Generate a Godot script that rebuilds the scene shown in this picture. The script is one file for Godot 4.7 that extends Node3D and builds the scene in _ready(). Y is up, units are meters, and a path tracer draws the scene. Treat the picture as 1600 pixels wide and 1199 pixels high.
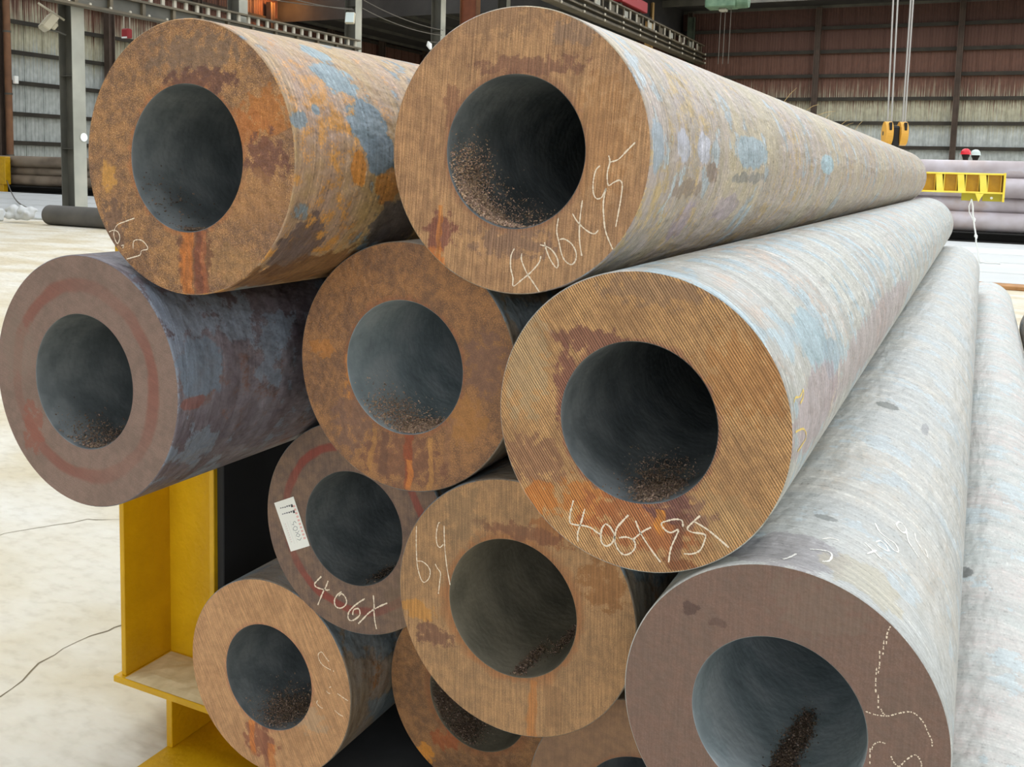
extends Node3D
# A steel pipe store: a stack of thick-walled pipes on a yellow rack, seen from the cut ends, in a big shed.
# x runs across the stack, y up, the pipes run along -z. Floor at y = 0, eye at 1.40 m.

const R := 0.2028          # outer radius of the pipes
const BORE := 0.1080       # bore radius
const SEAM := -2.3         # angle at which the skin texture starts and ends
const TN := 1024           # side of the noise fields
const EYE := Vector3(0, 1.40, 0)

# chalk strokes on the sawn ends: x, y in millimetres from the pipe's axis
const CHALK := {
	"B": [[5, -137, 0, -148, 0, -165, 4, -179, 5, -191, 18, -181, 32, -169, 44, -155, 47, -145], [17, -143, 17, -153, 26, -171, 35, -182, 46, -196], [52, -125, 54, -133, 61, -148, 71, -160, 74, -154, 70, -143, 60, -133, 45, -129], [72, -90, 70, -108, 74, -124, 79, -141, 85, -150, 94, -154, 100, -147, 100, -136, 93, -125, 82, -119, 75, -120], [107, -64, 105, -82, 104, -100, 105, -121, 109, -141], [93, -83, 100, -93, 110, -102, 120, -108, 127, -109, 132, -104], [131, -16, 125, -23, 122, -39, 123, -54, 128, -61, 135, -59, 139, -51, 141, -47, 138, -64, 139, -84, 143, -106, 154, -129], [180, 16, 169, 5, 157, -7, 145, -11], [143, -2, 145, -11, 142, -26, 144, -42, 152, -38, 160, -35, 164, -41, 163, -58, 160, -79, 157, -98]],
	"E": [[-86, -121, -90, -140, -90, -153, -83, -155, -70, -154, -59, -155, -49, -160, -44, -161], [-69, -130, -73, -148, -78, -166, -77, -178], [-38, -145, -43, -153, -44, -165, -42, -173, -35, -176, -27, -169, -25, -159, -31, -149, -38, -145], [-6, -127, -14, -137, -22, -149, -24, -164, -20, -176, -11, -183, -1, -179, 5, -170, 3, -161, -7, -158, -18, -161], [4, -133, 12, -149, 27, -168, 41, -183], [26, -138, 16, -145, 7, -154, 1, -161], [69, -129, 67, -121, 58, -121, 48, -125, 40, -130, 44, -137, 53, -140, 63, -134, 61, -142, 54, -162, 52, -181], [91, -110, 83, -119, 75, -130, 81, -134, 98, -134, 98, -143, 93, -156, 83, -163, 72, -165], [83, -119, 100, -126, 115, -135, 130, -145]],
	"F": [[-71, -108, -82, -120, -87, -127, -82, -132, -67, -133, -56, -132, -52, -130], [-55, -113, -61, -128, -68, -141, -79, -167], [-24, -128, -34, -137, -40, -149, -37, -160, -26, -161, -16, -154, -12, -145, -16, -136, -24, -132, -30, -138], [29, -130, 16, -140, 3, -152, -7, -165, -8, -177, -1, -180, 9, -174, 18, -164, 17, -154, 12, -153, 4, -158, 2, -168], [48, -119, 50, -139, 50, -151, 52, -168, 56, -183], [79, -127, 61, -138, 40, -154, 25, -171, 15, -182]],
	"G": [[-172, 99, -172, 75, -171, 52, -169, 33, -164, 17, -159, 9, -154, 9, -147, 17, -145, 29, -150, 37, -160, 42, -169, 41], [-129, 112, -131, 112, -134, 101, -135, 88, -133, 76, -128, 72, -122, 78], [-121, 109, -120, 85, -118, 65, -114, 40, -108, 14], [-136, 43, -132, 37, -126, 30, -127, 15, -129, -5]],
	"A": [[-104, -93, -124, -99, -142, -106, -149, -120, -142, -134, -136, -125, -140, -116, -150, -114, -159, -117], [-133, -137, -128, -136, -130, -141], [-108, -140, -106, -128, -91, -126, -80, -133, -78, -139, -90, -142, -94, -149, -107, -153, -122, -157]],
	"H": [[151, 72, 141, 80, 133, 87, 125, 81, 127, 70, 136, 61, 155, 56], [162, 57, 161, 54], [151, 19, 156, 22], [145, 10, 150, 7, 154, 8], [171, 12, 183, 8, 196, 4], [124, -15, 122, -21, 130, -27, 136, -28], [165, -24, 175, -29, 185, -31]],
	"J": [[125, 155, 122, 145, 122, 131], [119, 136, 119, 118], [115, 122, 116, 105, 115, 93], [113, 100, 113, 84, 114, 68], [117, 67, 118, 50], [121, 50, 124, 45, 129, 43], [104, 42, 115, 41, 124, 42, 131, 44, 141, 50, 152, 55, 160, 54, 169, 46, 174, 36, 179, 27, 180, 19], [129, 8, 122, 8, 116, 3, 114, -4], [112, -3, 113, -23], [136, -6, 140, -13, 146, -16, 152, -7, 161, 3, 166, 2, 170, -5, 170, -9]],
}
# chalk strokes on the outer skin: angle in degrees, metres from the sawn end
const SKIN_CHALK := {
	"J": [[58.6, 0.316, 57.4, 0.335, 55.2, 0.334, 53.7, 0.320, 55.0, 0.304, 57.2, 0.305, 58.6, 0.316], [53.7, 0.320, 51.8, 0.290, 48.5, 0.277, 45.9, 0.271], [49.8, 0.343, 48.4, 0.322, 44.2, 0.308, 41.5, 0.308, 43.3, 0.326], [64.3, 0.198, 62.8, 0.212, 60.2, 0.209, 58.9, 0.197, 61.6, 0.190, 63.6, 0.191], [66.8, 0.266, 64.2, 0.244, 60.1, 0.238, 57.1, 0.240, 55.0, 0.223, 57.4, 0.214, 61.7, 0.226], [68.1, 0.173, 64.6, 0.163, 60.5, 0.153], [66.1, 0.140, 63.4, 0.170], [85.1, 0.074, 80.6, 0.084, 78.2, 0.085, 77.2, 0.076, 77.5, 0.057, 79.5, 0.047], [82.6, 0.121, 80.2, 0.134, 77.0, 0.138], [92.0, 0.021, 90.2, 0.032, 88.7, 0.048]],
	"E": [[14.0, 0.020, 14.9, 0.035, 13.7, 0.065, 14.6, 0.093, 12.3, 0.081, 11.5, 0.058], [4.1, 0.011, 1.3, 0.070, -3.8, 0.100, -4.7, 0.069, -4.8, 0.037]],
}

var rng := RandomNumberGenerator.new()
var low: PackedByteArray
var mid: PackedByteArray
var fine: PackedByteArray
var grain: PackedByteArray
var grain_map: ImageTexture
var kerf_map: ImageTexture
var pit_map: ImageTexture
var names := {}
var M := {}


func _ready() -> void:
	set_view()
	rng.seed = 406
	make_noise()
	make_materials()
	build_shell()
	build_main_stack()
	build_rack()
	build_swarf()
	build_far_stacks()
	build_lifting_gear()
	build_crane_ways()
	build_small_things()
	build_people()


func set_view() -> void:
	var f := 1506.4
	var cam := Camera3D.new()
	cam.name = "camera"
	add_child(cam)
	cam.transform = Transform3D(Basis(Vector3(0.90085, 0.02783, -0.43324), Vector3(-0.07071, 0.99402, -0.08317), Vector3(0.42834, 0.10555, 0.89743)).orthonormalized(), EYE)
	cam.near = 0.05
	cam.far = 300.0
	cam.projection = Camera3D.PROJECTION_FRUSTUM
	cam.size = 1199.0 / f * cam.near
	cam.frustum_offset = Vector2(-11.37, -174.5) / f * cam.near
	cam.current = true
	var sky_mat := ProceduralSkyMaterial.new()
	sky_mat.sky_top_color = Color(0.97, 0.985, 1.0)
	sky_mat.sky_horizon_color = Color(0.98, 0.97, 0.95)
	sky_mat.ground_bottom_color = Color(0.55, 0.53, 0.5)
	sky_mat.ground_horizon_color = Color(0.8, 0.79, 0.77)
	sky_mat.sun_angle_max = 0.0
	var sky := Sky.new()
	sky.sky_material = sky_mat
	var env := Environment.new()
	env.background_mode = Environment.BG_SKY
	env.sky = sky
	env.background_energy_multiplier = 1.0
	env.tonemap_mode = Environment.TONE_MAPPER_LINEAR
	env.tonemap_exposure = 2.8
	env.sdfgi_enabled = true
	env.ssao_enabled = true
	env.ssil_enabled = true
	var we := WorldEnvironment.new()
	we.name = "world_environment"
	we.environment = env
	add_child(we)


# ---------------------------------------------------------------- small helpers
func numbered(called: String) -> String:
	if not names.has(called):
		names[called] = 0
		return called
	names[called] += 1
	return "%s_%03d" % [called, names[called]]


func thing(called: String, label: String, category: String, at := Vector3.ZERO, group := "") -> Node3D:
	var o := Node3D.new()
	o.name = numbered(called)
	add_child(o)
	o.position = at
	tag(o, label, category, group)
	return o


func tag(o: Node, label: String, category: String, group := "") -> void:
	o.set_meta("label", label)
	o.set_meta("category", category)
	if group:
		o.set_meta("group", group)


func begin() -> SurfaceTool:
	var st := SurfaceTool.new()
	st.begin(Mesh.PRIMITIVE_TRIANGLES)
	st.set_smooth_group(-1)
	return st


func put(called: String, mesh: Mesh, m: Material, parent: Node = null) -> MeshInstance3D:
	var o := MeshInstance3D.new()
	o.name = called if parent else numbered(called)
	o.mesh = mesh
	o.material_override = m
	(parent if parent else self).add_child(o, true)
	return o


func done(st: SurfaceTool) -> ArrayMesh:
	st.generate_normals()
	return st.commit()


func obj(called: String, st: SurfaceTool, m: Material, parent: Node = null) -> MeshInstance3D:
	return put(called, done(st), m, parent)


func struct(o: Node) -> Node:
	o.set_meta("kind", "structure")
	return o


func tri(st: SurfaceTool, a: Vector3, b: Vector3, c: Vector3, out: Vector3) -> void:
	if (b - a).cross(c - a).dot(out) > 0.0:
		var t := b
		b = c
		c = t
	for p in [a, b, c]:
		st.set_uv(Vector2(p.x + p.z, p.y))
		st.add_vertex(p)


func quad(st: SurfaceTool, a: Vector3, b: Vector3, c: Vector3, d: Vector3, out: Vector3) -> void:
	tri(st, a, b, c, out)
	tri(st, a, c, d, out)


# a box with chamfered edges (e = 0: plain), centre c, size s, turned by b
func bx(st: SurfaceTool, c: Vector3, s: Vector3, e := 0.0, b := Basis.IDENTITY) -> void:
	var h := s * 0.5
	var i := Vector3(maxf(h.x - e, 0.0), maxf(h.y - e, 0.0), maxf(h.z - e, 0.0))
	for ax in 3:
		var u := (ax + 1) % 3
		var v := (ax + 2) % 3
		for sg in [-1.0, 1.0]:
			var q := []
			for k in [[-1, -1], [1, -1], [1, 1], [-1, 1]]:
				var p := Vector3.ZERO
				p[ax] = h[ax] * sg
				p[u] = i[u] * k[0]
				p[v] = i[v] * k[1]
				q.append(c + b * p)
			var n := Vector3.ZERO
			n[ax] = sg
			quad(st, q[0], q[1], q[2], q[3], b * n)
	if e <= 0.0:
		return
	for ax in 3:
		var u := (ax + 1) % 3
		var v := (ax + 2) % 3
		for su in [-1.0, 1.0]:
			for sv in [-1.0, 1.0]:
				var q := []
				for k in [[-1, 0], [1, 0], [1, 1], [-1, 1]]:
					var p := Vector3.ZERO
					p[ax] = i[ax] * k[0]
					p[u] = (h[u] if k[1] == 0 else i[u]) * su
					p[v] = (i[v] if k[1] == 0 else h[v]) * sv
					q.append(c + b * p)
				var n := Vector3.ZERO
				n[u] = su
				n[v] = sv
				quad(st, q[0], q[1], q[2], q[3], b * n)
	for sx in [-1.0, 1.0]:
		for sy in [-1.0, 1.0]:
			for sz in [-1.0, 1.0]:
				tri(st, c + b * Vector3(h.x * sx, i.y * sy, i.z * sz), c + b * Vector3(i.x * sx, h.y * sy, i.z * sz), c + b * Vector3(i.x * sx, i.y * sy, h.z * sz), b * Vector3(sx, sy, sz))


# a box given by its low and high corners
func slab(st: SurfaceTool, lo: Vector3, hi: Vector3, e := 0.0) -> void:
	bx(st, (lo + hi) * 0.5, hi - lo, e)


func vtx(st: SurfaceTool, p: Vector3, n: Vector3, uv := Vector2.ZERO) -> void:
	st.set_normal(n)
	st.set_uv(uv)
	st.add_vertex(p)


# a tube along a line of points, radius r (a number, or one per point), closed at both ends
func tube(pts: Array, r, seg := 10) -> ArrayMesh:
	var st := SurfaceTool.new()
	st.begin(Mesh.PRIMITIVE_TRIANGLES)
	var rings := []
	for k in pts.size():
		var d: Vector3 = ((pts[min(k + 1, pts.size() - 1)] as Vector3) - (pts[max(k - 1, 0)] as Vector3)).normalized()
		var side := d.cross(Vector3.UP if absf(d.y) < 0.9 else Vector3.RIGHT).normalized()
		var up := side.cross(d)
		var ring := []
		var rr: float = r[k] if r is Array else r
		for j in seg + 1:
			var n := side * cos(TAU * j / seg) + up * sin(TAU * j / seg)
			ring.append([(pts[k] as Vector3) + n * rr, n])
		rings.append(ring)
	for k in pts.size() - 1:
		for j in seg:
			var a = rings[k][j]
			var b = rings[k][j + 1]
			var c = rings[k + 1][j + 1]
			var d = rings[k + 1][j]
			for q in ([a, b, c, a, c, d] if ((b[0] - a[0]) as Vector3).cross(c[0] - a[0]).dot(a[1]) < 0.0 else [a, c, b, a, d, c]):
				vtx(st, q[0], q[1], Vector2(float(j) / seg, k))
	for k in [0, pts.size() - 1]:
		var n: Vector3 = ((pts[0] - pts[1]) if k == 0 else (pts[k] - pts[k - 1])) as Vector3
		n = n.normalized()
		for j in seg:
			var a: Vector3 = rings[k][j][0]
			var b: Vector3 = rings[k][j + 1][0]
			var c: Vector3 = pts[k]
			for p in ([c, a, b] if (a - c).cross(b - c).dot(n) < 0.0 else [c, b, a]):
				vtx(st, p, n)
	return st.commit()


# a profile of [radius, height] turned about y
func lathe(prof: Array, seg := 24) -> ArrayMesh:
	var st := SurfaceTool.new()
	st.begin(Mesh.PRIMITIVE_TRIANGLES)
	st.set_smooth_group(-1)
	for k in prof.size() - 1:
		for j in seg:
			var q := []
			for w in [[k, j], [k, j + 1], [k + 1, j + 1], [k + 1, j]]:
				var a: float = TAU * w[1] / seg
				q.append(Vector3(prof[w[0]][0] * cos(a), prof[w[0]][1], prof[w[0]][0] * sin(a)))
			var am := TAU * (j + 0.5) / seg
			var out := Vector3(cos(am) * (prof[k + 1][1] - prof[k][1]), prof[k][0] - prof[k + 1][0], sin(am) * (prof[k + 1][1] - prof[k][1]))
			quad(st, q[0], q[1], q[2], q[3], out)
	return done(st)


# ---------------------------------------------------------------- noise fields and materials
func field(kind: int, freq: float, octaves: int, seed_: int, w := TN, h := TN) -> Image:
	var n := FastNoiseLite.new()
	n.noise_type = kind
	n.seed = seed_
	n.frequency = freq
	n.fractal_octaves = octaves
	n.fractal_type = FastNoiseLite.FRACTAL_FBM if octaves > 1 else FastNoiseLite.FRACTAL_NONE
	return n.get_image(w, h, false, false, true)


func make_noise() -> void:
	low = field(FastNoiseLite.TYPE_SIMPLEX_SMOOTH, 0.006, 3, 11).get_data()
	mid = field(FastNoiseLite.TYPE_SIMPLEX_SMOOTH, 0.03, 4, 12).get_data()
	fine = field(FastNoiseLite.TYPE_SIMPLEX, 0.22, 2, 13).get_data()
	var g := field(FastNoiseLite.TYPE_SIMPLEX, 0.16, 3, 14, TN, 40)
	g.resize(TN, TN, Image.INTERPOLATE_CUBIC)
	grain = g.get_data()
	# relief of a coarse saw cut: even kerfs, a little broken
	var n := 512
	var bump := PackedByteArray()
	bump.resize(n * n)
	var bump2 := PackedByteArray()
	bump2.resize(n * n)
	for y in n:
		for x in n:
			var k := y * TN + x
			var kerf := 0.5 + 0.5 * sin(TAU * x * 120.0 / n)
			bump[y * n + x] = int(clampf(kerf * 120.0 + grain[k] * 0.4 + fine[k] * 0.12, 0, 255))
			bump2[y * n + x] = int(clampf(grain[k] * 0.6 + fine[k] * 0.35, 0, 255))
	kerf_map = normals(Image.create_from_data(n, n, false, Image.FORMAT_L8, bump), 5.0)
	grain_map = normals(Image.create_from_data(n, n, false, Image.FORMAT_L8, bump2), 4.0)
	var pits := field(FastNoiseLite.TYPE_SIMPLEX, 0.05, 4, 15, 512, 512)
	pit_map = normals(pits, 5.0)


func normals(im: Image, strength: float) -> ImageTexture:
	im.convert(Image.FORMAT_RGBA8)
	im.bump_map_to_normal_map(strength)
	return ImageTexture.create_from_image(im)


func ramp(stops: Array) -> Gradient:
	var g := Gradient.new()
	var o := PackedFloat32Array()
	var c := PackedColorArray()
	for s in stops:
		o.append(s[0])
		c.append(s[1])
	g.offsets = o
	g.colors = c
	return g


func c8(r: int, g: int, b: int) -> Color:
	return Color(r / 255.0, g / 255.0, b / 255.0)


func noise_tex(freq: float, octaves: int, seed_: int, stops: Array, side := 512) -> NoiseTexture2D:
	var n := FastNoiseLite.new()
	n.noise_type = FastNoiseLite.TYPE_SIMPLEX_SMOOTH
	n.seed = seed_
	n.frequency = freq
	n.fractal_octaves = octaves
	var t := NoiseTexture2D.new()
	t.width = side
	t.height = side
	t.seamless = true
	t.noise = n
	t.color_ramp = ramp(stops)
	return t


func plain(c: Color, rough := 0.6, metal := 0.0) -> StandardMaterial3D:
	var m := StandardMaterial3D.new()
	m.albedo_color = c
	m.roughness = rough
	m.metallic = metal
	return m


# paint or steel with wear: a noise texture laid on in world space
func worn(stops: Array, scale: float, rough := 0.6, freq := 0.012, seed_ := 5, relief := 0.0) -> StandardMaterial3D:
	var m := StandardMaterial3D.new()
	m.albedo_texture = noise_tex(freq, 5, seed_, stops, 256)
	m.uv1_triplanar = true
	m.uv1_world_triplanar = true
	m.uv1_scale = Vector3.ONE * scale
	m.roughness = rough
	if relief > 0.0:
		m.normal_enabled = true
		m.normal_texture = pit_map
		m.normal_scale = relief
	return m


func make_materials() -> void:
	M.yellow = worn([[0.0, c8(188, 144, 4)], [0.5, c8(200, 155, 4)], [1.0, c8(212, 166, 8)]], 1.5, 0.42, 0.012, 3, 0.12)
	M.lemon = worn([[0.0, c8(244, 214, 60)], [1.0, c8(252, 234, 100)]], 0.8, 0.5)
	M.rubber = worn([[0.0, c8(17, 18, 20)], [0.6, c8(26, 27, 30)], [1.0, c8(44, 45, 47)]], 1.0, 0.75)
	M.mat = worn([[0.0, c8(48, 50, 52)], [0.6, c8(62, 64, 66)], [1.0, c8(78, 79, 80)]], 1.0, 0.7)
	M.dust = worn([[0.0, c8(190, 172, 132)], [1.0, c8(222, 206, 168)]], 2.5, 0.95, 0.03)
	M.chalk = plain(c8(240, 226, 205), 0.95)
	M.chalk_white = plain(c8(248, 246, 240), 0.95)
	M.chalk_yellow = plain(c8(232, 205, 120), 0.95)
	M.dark_steel = worn([[0.0, c8(66, 66, 60)], [1.0, c8(98, 96, 86)]], 0.2, 0.6)
	M.pale_steel = worn([[0.0, c8(138, 138, 126)], [0.6, c8(160, 160, 148)], [1.0, c8(176, 174, 160)]], 0.2, 0.6)
	M.brown_steel = worn([[0.0, c8(96, 66, 46)], [1.0, c8(140, 98, 66)]], 0.3, 0.7)
	M.girt = worn([[0.0, c8(36, 33, 27)], [1.0, c8(56, 51, 42)]], 0.3, 0.8)
	M.wall_post = worn([[0.0, c8(66, 54, 46)], [1.0, c8(92, 78, 68)]], 0.3, 0.8)
	M.black = plain(c8(20, 20, 20), 0.7)
	M.crane = worn([[0.0, c8(70, 64, 52)], [1.0, c8(108, 98, 78)]], 0.3, 0.65)
	M.rung = plain(c8(178, 172, 156), 0.6)
	M.red = plain(c8(150, 38, 42), 0.55)
	M.green = worn([[0.0, c8(70, 100, 78)], [1.0, c8(110, 138, 112)]], 0.5, 0.6)
	M.tan = plain(c8(196, 160, 104), 0.65)
	M.wire = plain(c8(96, 92, 84), 0.6)
	M.lamp_shell = plain(c8(196, 188, 164), 0.5)
	M.lamp_glass = plain(c8(225, 238, 236), 0.2)
	M.white = plain(c8(238, 240, 236), 0.6)
	M.wood = worn([[0.0, c8(150, 108, 66)], [1.0, c8(186, 140, 92)]], 1.2, 0.85)
	M.roof = worn([[0.0, c8(44, 43, 42)], [1.0, c8(60, 58, 55)]], 0.2, 0.8)
	M.yellow_hook = plain(c8(222, 166, 66), 0.45)
	M.olive = plain(c8(176, 164, 30), 0.5)
	M.rope = plain(c8(176, 174, 170), 0.45, 0.2)
	M.green_dark = worn([[0.0, c8(54, 66, 54)], [1.0, c8(82, 92, 76)]], 0.4, 0.65)
	M.rust_steel = worn([[0.0, c8(120, 66, 42)], [1.0, c8(150, 88, 58)]], 0.3, 0.7)
	M.skin = plain(Color.WHITE, 0.7)
	M.skin.vertex_color_use_as_albedo = true
	M.red_hat = plain(c8(216, 34, 50), 0.35)
	M.pale_hat = plain(c8(206, 220, 216), 0.4)
	M.bulb = plain(c8(255, 220, 170), 0.4)
	M.bulb.emission_enabled = true
	M.bulb.emission = c8(255, 196, 120)
	M.bulb.emission_energy_multiplier = 4.0
	M.straw = plain(c8(206, 178, 124), 0.9)
	M.swarf = plain(c8(150, 132, 116), 0.5, 0.0)
	M.swarf.vertex_color_use_as_albedo = true
	M.slab = worn([[0.0, c8(188, 191, 190)], [1.0, c8(204, 207, 207)]], 0.12, 0.75)
	M.floor = floor_material()
	M.bore = bore_material(c8(108, 115, 118), c8(128, 134, 136), 21)
	M.bore_brown = bore_material(c8(128, 124, 110), c8(144, 138, 122), 22)
	M.bore_bright = bore_material(c8(152, 164, 169), c8(170, 179, 183), 23)
	M.far_pipe = worn([[0.0, c8(140, 126, 124)], [0.4, c8(170, 160, 162)], [0.7, c8(190, 184, 190)], [1.0, c8(172, 150, 138)]], 0.25, 0.5, 0.012, 9)
	M.far_brown = worn([[0.0, c8(92, 80, 68)], [0.5, c8(130, 116, 100)], [1.0, c8(146, 134, 118)]], 0.2, 0.55, 0.012, 8)
	M.grey_pipe = worn([[0.0, c8(72, 70, 66)], [1.0, c8(98, 94, 88)]], 0.4, 0.6)


func floor_material() -> StandardMaterial3D:
	var m := StandardMaterial3D.new()
	m.albedo_texture = noise_tex(0.004, 4, 31, [[0.0, c8(196, 182, 152)], [0.4, c8(206, 197, 174)], [0.6, c8(213, 207, 190)], [1.0, c8(220, 217, 206)]], 1024)
	m.uv1_triplanar = true
	m.uv1_world_triplanar = true
	m.uv1_scale = Vector3(0.16, 0.16, 0.34)
	m.detail_enabled = true
	m.detail_blend_mode = BaseMaterial3D.BLEND_MODE_MUL
	m.detail_uv_layer = BaseMaterial3D.DETAIL_UV_2
	m.detail_albedo = noise_tex(0.02, 6, 32, [[0.0, Color(0.925, 0.915, 0.90)], [0.45, Color(0.985, 0.98, 0.975)], [1.0, Color(1, 1, 1)]], 1024)
	m.uv2_triplanar = true
	m.uv2_world_triplanar = true
	m.uv2_scale = Vector3(0.5, 0.5, 0.8)
	m.roughness = 0.8
	m.normal_enabled = true
	m.normal_texture = pit_map
	m.normal_scale = 0.35
	return m


func bore_material(a: Color, b: Color, seed_: int) -> StandardMaterial3D:
	var m := StandardMaterial3D.new()
	m.albedo_texture = noise_tex(0.012, 5, seed_, [[0.0, a.darkened(0.12)], [0.35, a], [0.65, b], [1.0, b.lightened(0.06)]], 512)
	m.uv1_scale = Vector3(1, 1, 1)
	m.roughness = 0.42
	m.metallic_specular = 0.5
	m.normal_enabled = true
	m.normal_texture = pit_map
	m.normal_scale = 0.12
	return m


# ---------------------------------------------------------------- the sawn ends
# cfg: a, b, spot: colours; turn: direction of the saw marks (radians); saw: their depth of tone; rim: colour and width round the bore;
# marks: what rust and paint left, in millimetres: ["blob", x, y, rx, ry, colour, strength], ["run", x, y_top, y_end, half width, colour, strength], ["ring", r, half width, colour, strength]
func face_texture(cfg: Dictionary) -> ImageTexture:
	var n := 640
	var data := PackedByteArray()
	data.resize(n * n * 3)
	var a: Color = cfg.a
	var b: Color = cfg.b
	var spot: Color = cfg.spot
	var rim: Color = cfg.rim
	var rim_w: float = cfg.rim_w
	var saw: float = cfg.saw
	var spots: float = cfg.spots
	var ct := cos(cfg.turn)
	var sn := sin(cfg.turn)
	var ox: int = cfg.off
	var oy: int = (cfg.off * 7) % 380
	var kerf: float = cfg.get("kerf", 0.0)
	var mottle: float = cfg.get("mottle", 0.05)
	var marks: Array = cfg.marks
	for j in n:
		var v := (0.5 - (j + 0.5) / n) * 410.0
		for i in n:
			var u := ((i + 0.5) / n - 0.5) * 410.0
			var r2 := u * u + v * v
			if r2 < 10600.0 or r2 > 42100.0:
				continue
			var r := sqrt(r2)
			var k := ((j + oy) & 1023) * 1024 + ((i + ox) & 1023)
			var lo := low[k] / 255.0
			var mi := mid[k] / 255.0
			var fi := fine[k] / 255.0
			var gr := grain[k] / 255.0
			var t := clampf(0.5 + (mi - 0.5) * 1.5 + (lo - 0.5) * 1.3, 0.0, 1.0)
			var cr := lerpf(a.r, b.r, t)
			var cg := lerpf(a.g, b.g, t)
			var cb := lerpf(a.b, b.b, t)
			if fi > 0.56:
				var w := minf(1.0, (fi - 0.56) * 6.0 * spots * (0.4 + lo))
				cr = lerpf(cr, spot.r, w)
				cg = lerpf(cg, spot.g, w)
				cb = lerpf(cb, spot.b, w)
			# back to upright axes
			var x := u * ct - v * sn
			var y := u * sn + v * ct
			var d := r - 108.0 - (mi - 0.5) * 10.0
			if d < rim_w * (0.35 + 1.3 * lo):
				var w := 0.6 * clampf(1.2 - d / (rim_w * (0.35 + 1.3 * lo)), 0.0, 1.0)
				cr = lerpf(cr, rim.r, w)
				cg = lerpf(cg, rim.g, w)
				cb = lerpf(cb, rim.b, w)
			for m in marks:
				var w := 0.0
				if m[0] == "blob":
					var qx: float = (x - m[1]) / m[3]
					var qy: float = (y - m[2]) / m[4]
					var q := qx * qx + qy * qy
					if q > 2.2:
						continue
					q += (mi - 0.5) * 2.2 + (fi - 0.5) * 0.5
					w = clampf((1.0 - q) * 2.5, 0.0, 1.0) * m[6]
					var c: Color = m[5]
					cr = lerpf(cr, c.r, w)
					cg = lerpf(cg, c.g, w)
					cb = lerpf(cb, c.b, w)
				elif m[0] == "run":
					if y > m[2] or y < m[3]:
						continue
					var across: float = absf(x - m[1] + (lo - 0.5) * 14.0 + (mi - 0.5) * 6.0) / m[4]
					if across > 1.0:
						continue
					var bed := grain[(((i + ox) & 1023) * 331 + 77) & 1023] / 255.0
					w = clampf((1.0 - across) * 3.0, 0.0, 1.0) * clampf((y - m[3]) / 12.0, 0.0, 1.0) * m[6] * (0.55 + 0.8 * bed * gr)
					var c: Color = m[5]
					cr = lerpf(cr, c.r, w)
					cg = lerpf(cg, c.g, w)
					cb = lerpf(cb, c.b, w)
				else:
					var off: float = absf(r - m[1] + (lo - 0.5) * 8.0)
					if off > m[2]:
						continue
					var around := 0.5 + 0.5 * sin(atan2(y, x) * 3.0 + 1.1)
					w = clampf((1.0 - off / m[2]) * 2.5, 0.0, 1.0) * m[4] * (0.35 + 0.65 * around)
					var c: Color = m[3]
					cr = lerpf(cr, c.r, w)
					cg = lerpf(cg, c.g, w)
					cb = lerpf(cb, c.b, w)
			var grey := cr * 0.3 + cg * 0.59 + cb * 0.11
			cr = lerpf(cr, grey, 0.16) * 1.03
			cg = lerpf(cg, grey, 0.16) * 1.03
			cb = lerpf(cb, grey, 0.16) * 1.05
			var tone := 1.0 + saw * (gr - 0.5) * 2.0 + (fi - 0.5) * mottle + (mi - 0.5) * mottle
			if kerf > 0.0:
				tone += kerf * sin(TAU * i * 0.1875) * (0.35 + 0.9 * lo)
			var at := (j * n + i) * 3
			data[at] = int(clampf(cr * tone * 255.0, 0.0, 255.0))
			data[at + 1] = int(clampf(cg * tone * 255.0, 0.0, 255.0))
			data[at + 2] = int(clampf(cb * tone * 255.0, 0.0, 255.0))
	return ImageTexture.create_from_image(Image.create_from_data(n, n, false, Image.FORMAT_RGB8, data))


func face_material(cfg: Dictionary) -> StandardMaterial3D:
	var m := StandardMaterial3D.new()
	m.albedo_texture = face_texture(cfg)
	m.roughness = cfg.get("rough", 0.72)
	m.normal_enabled = true
	m.normal_texture = kerf_map if cfg.get("kerf", 0.0) > 0.0 else (grain_map if cfg.saw > 0.05 else pit_map)
	m.normal_scale = cfg.get("relief", 0.5)
	return m


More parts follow.
